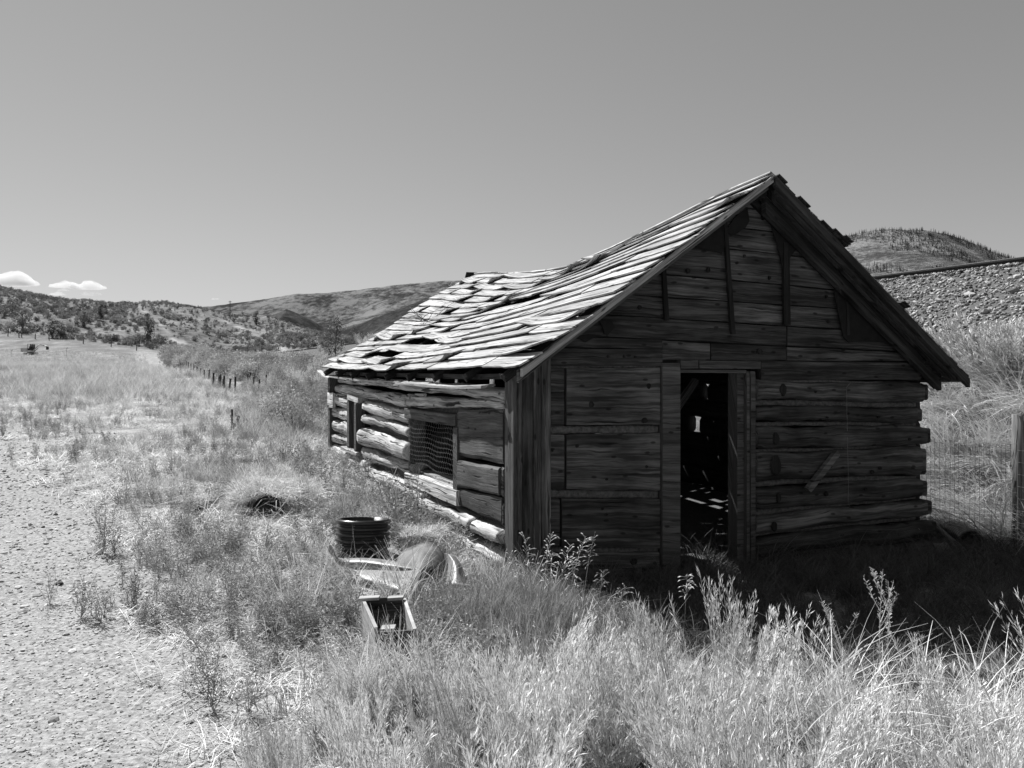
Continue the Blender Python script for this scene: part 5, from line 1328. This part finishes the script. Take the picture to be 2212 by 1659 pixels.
# ------------------------------------------------------------------ junk beside the cabin
# black ribbed pipe standing on end
def lathe(prof, k=40, c=(0, 0, 0)):
    V = []; F = []; n = len(prof)
    for r, z in prof:
        for j in range(k): a = 2*math.pi*j/k; V.append((c[0]+r*math.cos(a), c[1]+r*math.sin(a), c[2]+z))
    for i in range(n-1):
        for j in range(k): F.append((i*k+j, i*k+(j+1) % k, (i+1)*k+(j+1) % k, (i+1)*k+j))
    return V, F
Yb = 7.15; xb = (782.5-U0)/FPX*Yb; zg = Hs(xb, Yb); ztop = EYE-(1122-V0)/FPX*Yb; R = 59/FPX*Yb
prof = []; rib = 26.5/FPX*Yb*.62; z = zg-.1
nr = 8; hgt = ztop-z; pitch = hgt/nr
for i in range(nr):
    z0 = z+i*pitch
    for q, rr_ in ((0, .90), (.30, .90), (.36, .955), (.45, .985), (.62, 1.0), (.8, .985), (.92, .955), (.99, .90)): prof.append((R*rr_, z0+q*pitch))
prof += [(R*.93, ztop), (R*.84, ztop), (R*.84, ztop-.35)]
V, F = lathe(prof); o = mesh('ribbed_pipe', V, F, M['blackplastic'], None, True); o.data.transform(Matrix.Translation((0, 0, -zg))); o.location = (xb, Yb, zg); o.rotation_euler = (-.11, .02, 0); tag(o, 'short black ribbed plastic pipe standing on end in the grass', 'pipe')

# crumpled metal sheeting: long rolled flashing and domed lid
def rolled(name, ctrl, rad, mat, lab, arc=(0, 250), th=.004):
    V = []; F = []; k = 16; n = len(ctrl)
    for i, (p, r) in enumerate(zip(ctrl, rad)):
        p = Vector(p); t = (Vector(ctrl[min(i+1, n-1)])-Vector(ctrl[max(i-1, 0)])).normalized(); x = t.cross(Vector((0, 0, 1))).normalized(); y = x.cross(t)
        for rr_ in (r, r-th):
            for j in range(k+1):
                a = math.radians(arc[0]+(arc[1]-arc[0])*j/k); V.append(p+(x*math.cos(a)+y*math.sin(a))*rr_)
    S = 2*(k+1)
    for i in range(n-1):
        for j in range(k):
            F.append((i*S+j, i*S+j+1, (i+1)*S+j+1, (i+1)*S+j)); F.append((i*S+k+1+j, (i+1)*S+k+1+j, (i+1)*S+k+2+j, i*S+k+2+j))
        F.append((i*S+k, i*S+2*k+1, (i+1)*S+2*k+1, (i+1)*S+k)); F.append((i*S, (i+1)*S, (i+1)*S+k+1, i*S+k+1))
    o = mesh(name, [tuple(v) for v in V], F, mat, None, True, base=tuple(ctrl[0])); tag(o, lab, 'sheet metal'); return o
sheet = thing('metal_sheet', 'crumpled sheet of dull metal folded over in the grass before the cabin', 'sheet metal', (-1.2, 6.5, Hs(-1.2, 6.5)))
def surf(name, rows, mat, parent, th=.006):
    """rows: grid of 3D points"""
    a = np.array([[tuple(p) for p in r] for r in rows], float); n, m_ = a.shape[:2]
    def up(A, ax):
        out = []
        A = np.moveaxis(A, ax, 0); L = len(A); q = np.linspace(0, L-1, (L-1)*4+1)
        for t in q:
            i = min(int(t), L-2); f = t-i; p0, p1, p2, p3 = A[max(i-1, 0)], A[i], A[i+1], A[min(i+2, L-1)]
            out.append(.5*((2*p1)+(-p0+p2)*f+(2*p0-5*p1+4*p2-p3)*f**2+(-p0+3*p1-3*p2+p3)*f**3))
        return np.moveaxis(np.array(out), 0, ax)
    a = up(up(a, 0), 1); n, m_ = a.shape[:2]
    V = np.concatenate([a.reshape(-1, 3), a.reshape(-1, 3)-np.array([0, 0, th])]); F = []; K = n*m_
    for i in range(n-1):
        for j in range(m_-1):
            q = (i*m_+j, i*m_+j+1, (i+1)*m_+j+1, (i+1)*m_+j); F.append(q); F.append(tuple(K+x for x in q[::-1]))
    for i in range(n-1):
        for j in (0, m_-1): F.append((i*m_+j, (i+1)*m_+j, K+(i+1)*m_+j, K+i*m_+j))
    for j in range(m_-1):
        for i in (0, n-1): F.append((i*m_+j, K+i*m_+j, K+i*m_+j+1, i*m_+j+1))
    return mesh(name, V, F, mat, parent, True)
# upper rolled edge
surf('rolled_edge', [[P(706, 1180, 6.75), P(724, 1204, 6.7), P(790, 1205, 6.55), P(852, 1212, 6.4), P(904, 1229, 6.25)],
                     [P(716, 1176, 6.60), P(732, 1207, 6.58), P(790, 1211, 6.42), P(852, 1219, 6.28), P(905, 1230, 6.2)],
                     [P(722, 1196, 6.55), P(740, 1216, 6.53), P(790, 1220, 6.40), P(850, 1226, 6.26), P(905, 1231, 6.19)],
                     [P(722, 1206, 6.68), P(738, 1222, 6.66), P(790, 1226, 6.56), P(850, 1230, 6.4), P(904, 1232, 6.2)]], M['metal'], sheet)
surf('folded_panel', [[P(762, 1231, 6.35), P(820, 1231, 6.3), P(870, 1231, 6.25), P(906, 1230, 6.2)],
                      [P(775, 1245, 6.15), P(828, 1246, 6.05), P(868, 1250, 5.95), P(900, 1240, 6.0)],
                      [P(800, 1258, 6.05), P(832, 1264, 5.85), P(860, 1266, 5.75), P(888, 1254, 5.85)],
                      [P(822, 1266, 6.1), P(846, 1276, 5.8), P(866, 1280, 5.7), P(884, 1272, 5.75)]], M['metal'], sheet)
surf('folded_panel', [[P(906, 1230, 6.2), P(916, 1232, 6.35), P(930, 1240, 6.5)], [P(900, 1246, 6.0), P(912, 1250, 6.3), P(928, 1256, 6.5)], [P(892, 1262, 5.9), P(904, 1272, 6.2), P(920, 1280, 6.4)]], M['metal'], sheet)
dome = thing('basin', 'upturned dented basin half covered with straw by the wall', 'basin', (-.95, 6.9, Hs(-.95, 6.9)))
surf('shell', [[P(856, 1214, 6.55), P(880, 1232, 6.3), P(908, 1231, 6.2), P(930, 1230, 6.25), P(958, 1230, 6.4), P(972, 1236, 6.6)],
               [P(862, 1200, 6.75), P(884, 1196, 6.55), P(910, 1194, 6.45), P(938, 1194, 6.5), P(955, 1200, 6.6), P(966, 1214, 6.7)],
               [P(876, 1186, 7.0), P(896, 1178, 6.9), P(914, 1172, 6.85), P(934, 1172, 6.85), P(948, 1180, 6.9), P(956, 1196, 6.95)],
               [P(892, 1182, 7.25), P(904, 1176, 7.25), P(916, 1172, 7.25), P(932, 1174, 7.25), P(942, 1182, 7.25), P(950, 1200, 7.25)]], M['basin'], dome)
cur = thing('bent_metal_strip', 'shiny curved metal strip leaning beside the lowest logs', 'sheet metal', (-.6, 6.4, Hs(-.6, 6.4)))
surf('strip', [[P(961, 1195, 6.45), P(968, 1196, 6.35), P(985, 1200, 6.4)], [P(968, 1212, 6.3), P(984, 1216, 6.2), P(998, 1222, 6.3)], [P(966, 1238, 6.2), P(988, 1238, 6.08), P(1006, 1246, 6.25)], [P(960, 1262, 6.1), P(990, 1262, 5.98), P(1024, 1266, 6.2)]], M['metal'], cur)
n = 26; X = r0.uniform(-.98, -.62, n); Y = r0.uniform(6.75, 7.2, n); xyz = np.stack([X, Y, .33+0*X], -1); scatter('straw_on_basin', xyz, .35+.2*r0.random(n), 'c_straw', 71, .3)

# open wooden crate
def crate():
    zt = EYE-1.43; x0b, x1b = (787-U0)/FPX*5.0, (884-U0)/FPX*5.0; x0f, x1f = (817-U0)/FPX*4.42, (908-U0)/FPX*4.42; yb, yf = 5.0, 4.42; zb = -.02
    root = thing('wooden_crate', 'open pale wooden crate sunk in the grass', 'crate', (-.78, 4.7, 0))
    def slab(name, A, B, z0, z1, th, inn, mat=M['crate']):
        A = Vector((*A, 0)); B = Vector((*B, 0)); d = (B-A); nn = Vector((-d.y, d.x, 0)).normalized()*th*inn
        V = []; UV = []
        for p in (A, B, B+nn, A+nn):
            for z in (z0, z1): V.append((p.x, p.y, z)); UV.append(((p-A).length, z))
        return mesh(name, V, [(0, 1, 3, 2), (2, 3, 5, 4), (4, 5, 7, 6), (6, 7, 1, 0), (1, 7, 5, 3), (0, 2, 4, 6)], mat, root, False, UV)
    bl, br, fr, fl = (x0b, yb), (x1b, yb), (x1f, yf), (x0f, yf)
    slab('side_panel', fl, bl, zb, zt, .02, -1); slab('side_panel', br, fr, zb, zt-.02, .02, -1)
    slab('back_panel', (bl[0]+.022, bl[1]), (br[0]-.022, br[1]), zb, zt-.005, .018, -1, M['front']); slab('front_panel', (fl[0]+.022, fl[1]), (fr[0]-.022, fr[1]), zb, zt-.03, .018, 1, M['plank'])  # back panel given dark wood to imitate the shadow inside the crate
    mb = MB(); mb.box(((x0b+x1b)/2-.08, yb-.05, zt+.008), (.13, .05, .018)); mb.build('cleat', M['crate'], root); mb = MB(); mb.box(((x0b+x1b)/2+.09, yb-.05, zt+.0), (.10, .05, .018)); mb.build('cleat', M['crate'], root)
    mb = MB(); mb.box((x0f+.07, yf+.06, zt-.03), (.08, .07, .018)); mb.build('cleat', M['crate'], root)
    slab('bottom', (bl[0]+.03, bl[1]-.03), (br[0]-.03, br[1]-.03), .0, .012, .50, -1, M['inner'])
crate(); _c = [o for o in bpy.data.objects if o.name == 'wooden_crate'][0]; _c.location.z = -.04; _c.rotation_euler = (.02, -.06, .0)

# half-buried pipe mouths in the straw
def pipe_mouth(u, v, Y, R, L, az, lab, mat):
    p = P(u, v, Y); mb = MB(); d = Vector((math.cos(az), math.sin(az), .02)); n = 26; k = 18; V = []; F = []
    x = d.cross(Vector((0, 0, 1))).normalized(); y = x.cross(d)
    for s_, rr_ in ((0, 1), (1, .93)):
        for i in range(n+1):
            t = i/n; r = R*(rr_+(.03 if i % 2 else 0)); c = Vector((0, 0, 0))+d*(t*L)
            for j in range(k): a = 2*math.pi*j/k; V.append(c+(x*math.cos(a)+y*math.sin(a))*r)
    N_ = (n+1)*k
    for i in range(n):
        for j in range(k): q = (i*k+j, i*k+(j+1) % k, (i+1)*k+(j+1) % k, (i+1)*k+j); F.append(q); F.append(tuple(N_+z for z in q[::-1]))
    for j in range(k): F.append((j, N_+j, N_+(j+1) % k, (j+1) % k)); F.append((n*k+j, n*k+(j+1) % k, N_+n*k+(j+1) % k, N_+n*k+j))
    p.z = Hs(p.x, p.y)+R*.45
    o = mesh('culvert_pipe', [tuple(q) for q in V], F, mat, None, True, base=(0, 0, 0)); o.location = p; tag(o, lab, 'pipe'); return o
pipe_mouth(578, 1104, 8.35, .17, .9, math.radians(112), 'dark open pipe mouth under the arched straw mound', M['tar'])
pipe_mouth(410, 1099, 8.6, .09, .6, math.radians(95), 'small dark pipe end hidden in the meadow grass', M['tar'])
n = 170; a = r0.uniform(.02*np.pi, .98*np.pi, n); tt = r0.uniform(.10, 1.1, n); px, py = P(578, 1104, 8.35).xy; pz = Hs(px, py)+.08; rr_ = .20+.04*r0.random(n)
X = px+rr_*np.cos(a)*1.3+tt*math.cos(math.radians(112)); Y = py+tt*math.sin(math.radians(112)); Z = pz+rr_*np.sin(a)*.75
scatter('mound_straw', np.stack([X, Y, Z], -1), .5+.4*r0.random(n), 'c_straw', 72, .35)
n = 40; X = P(410, 1099, 8.6).x+r0.uniform(-.16, .16, n); Y = 8.7+r0.uniform(0, .5, n); scatter('small_mound_straw', put(X, Y, .12), .35+.2*r0.random(n), 'c_straw', 73, .2)
# right corner: black pipe, pole, scrap
pA = P(2000, 1105, 9.6); pB = P(2098, 1172, 8.1)
def ribbed(pA, pB, R, mat, lab):
    d = (pB-pA); L = d.length; d.normalize(); x = d.cross(Vector((0, 0, 1))).normalized(); y = x.cross(d); V = []; F = []; n = 90; k = 20
    for s_, q in ((0, 1.0), (1, .9)):
        for i in range(n+1):
            r = R*(q+(.05 if i % 3 == 1 else 0)); c = d*(L*i/n)
            for j in range(k): a = 2*math.pi*j/k; V.append(tuple(c+(x*math.cos(a)+y*math.sin(a))*r))
    N_ = (n+1)*k
    for i in range(n):
        for j in range(k): q = (i*k+j, i*k+(j+1) % k, (i+1)*k+(j+1) % k, (i+1)*k+j); F.append(q); F.append(tuple(N_+z for z in q[::-1]))
    for j in range(k): F.append((j, N_+j, N_+(j+1) % k, (j+1) % k)); F.append((n*k+j, n*k+(j+1) % k, N_+n*k+(j+1) % k, N_+n*k+j))
    o = mesh('drain_pipe', V, F, mat, None, True, base=(0, 0, 0)); o.location = pA; tag(o, lab, 'pipe')
ribbed(pA, pB, .125, M['blackplastic'], 'black corrugated drain pipe lying behind the right corner of the cabin')
mb = MB(); a = P(2012, 1128, 8.6); b_ = P(2082, 1190, 7.8); mb.tube([(0, 0, 0), tuple(b_-a)], .028, 8); o = mb.build('wooden_pole', M['post'], None, True, local=True); o.location = a; tag(o, 'grey round pole leaning against the right corner of the cabin', 'pole')
p = P(2030, 1183, 8.1); o = surf('plastic_scrap', [[p+Vector((-.07, 0, .06)), p+Vector((0, .05, .03)), p+Vector((.06, 0, .06))], [p+Vector((-.06, -.05, .0)), p+Vector((0, -.03, .05)), p+Vector((.08, -.06, .02))], [p+Vector((-.03, -.10, -.03)), p+Vector((.02, -.1, .02)), p+Vector((.07, -.12, -.02))]], M['crate'], None)
tag(o, 'small pale scrap lying in shade at the right wall foot', 'scrap')
# loose sticks in the grass
for i, (q, lab) in enumerate((([(392, 1202), (420, 1160), (450, 1120), (462, 1100)], 'long thin pale stick leaning in the meadow grass'), ([(578, 1130), (600, 1105), (620, 1080), (628, 1068)], 'thin pale stick across the dark pipe mouth'), ([(610, 1118), (640, 1135), (668, 1160)], 'pale stick lying on straw right of the mound'))):
    Yq = (7.2, 8.3, 7.9)[i]; mb = MB(); pts = [P(u, v, Yq-.0) for u, v in q]; b0 = pts[0]; mb.tube([tuple(x-b0) for x in pts], .006, 5); o = mb.build('stick', M['dry'], None, True, local=True); o.location = b0; tag(o, lab, 'stick')
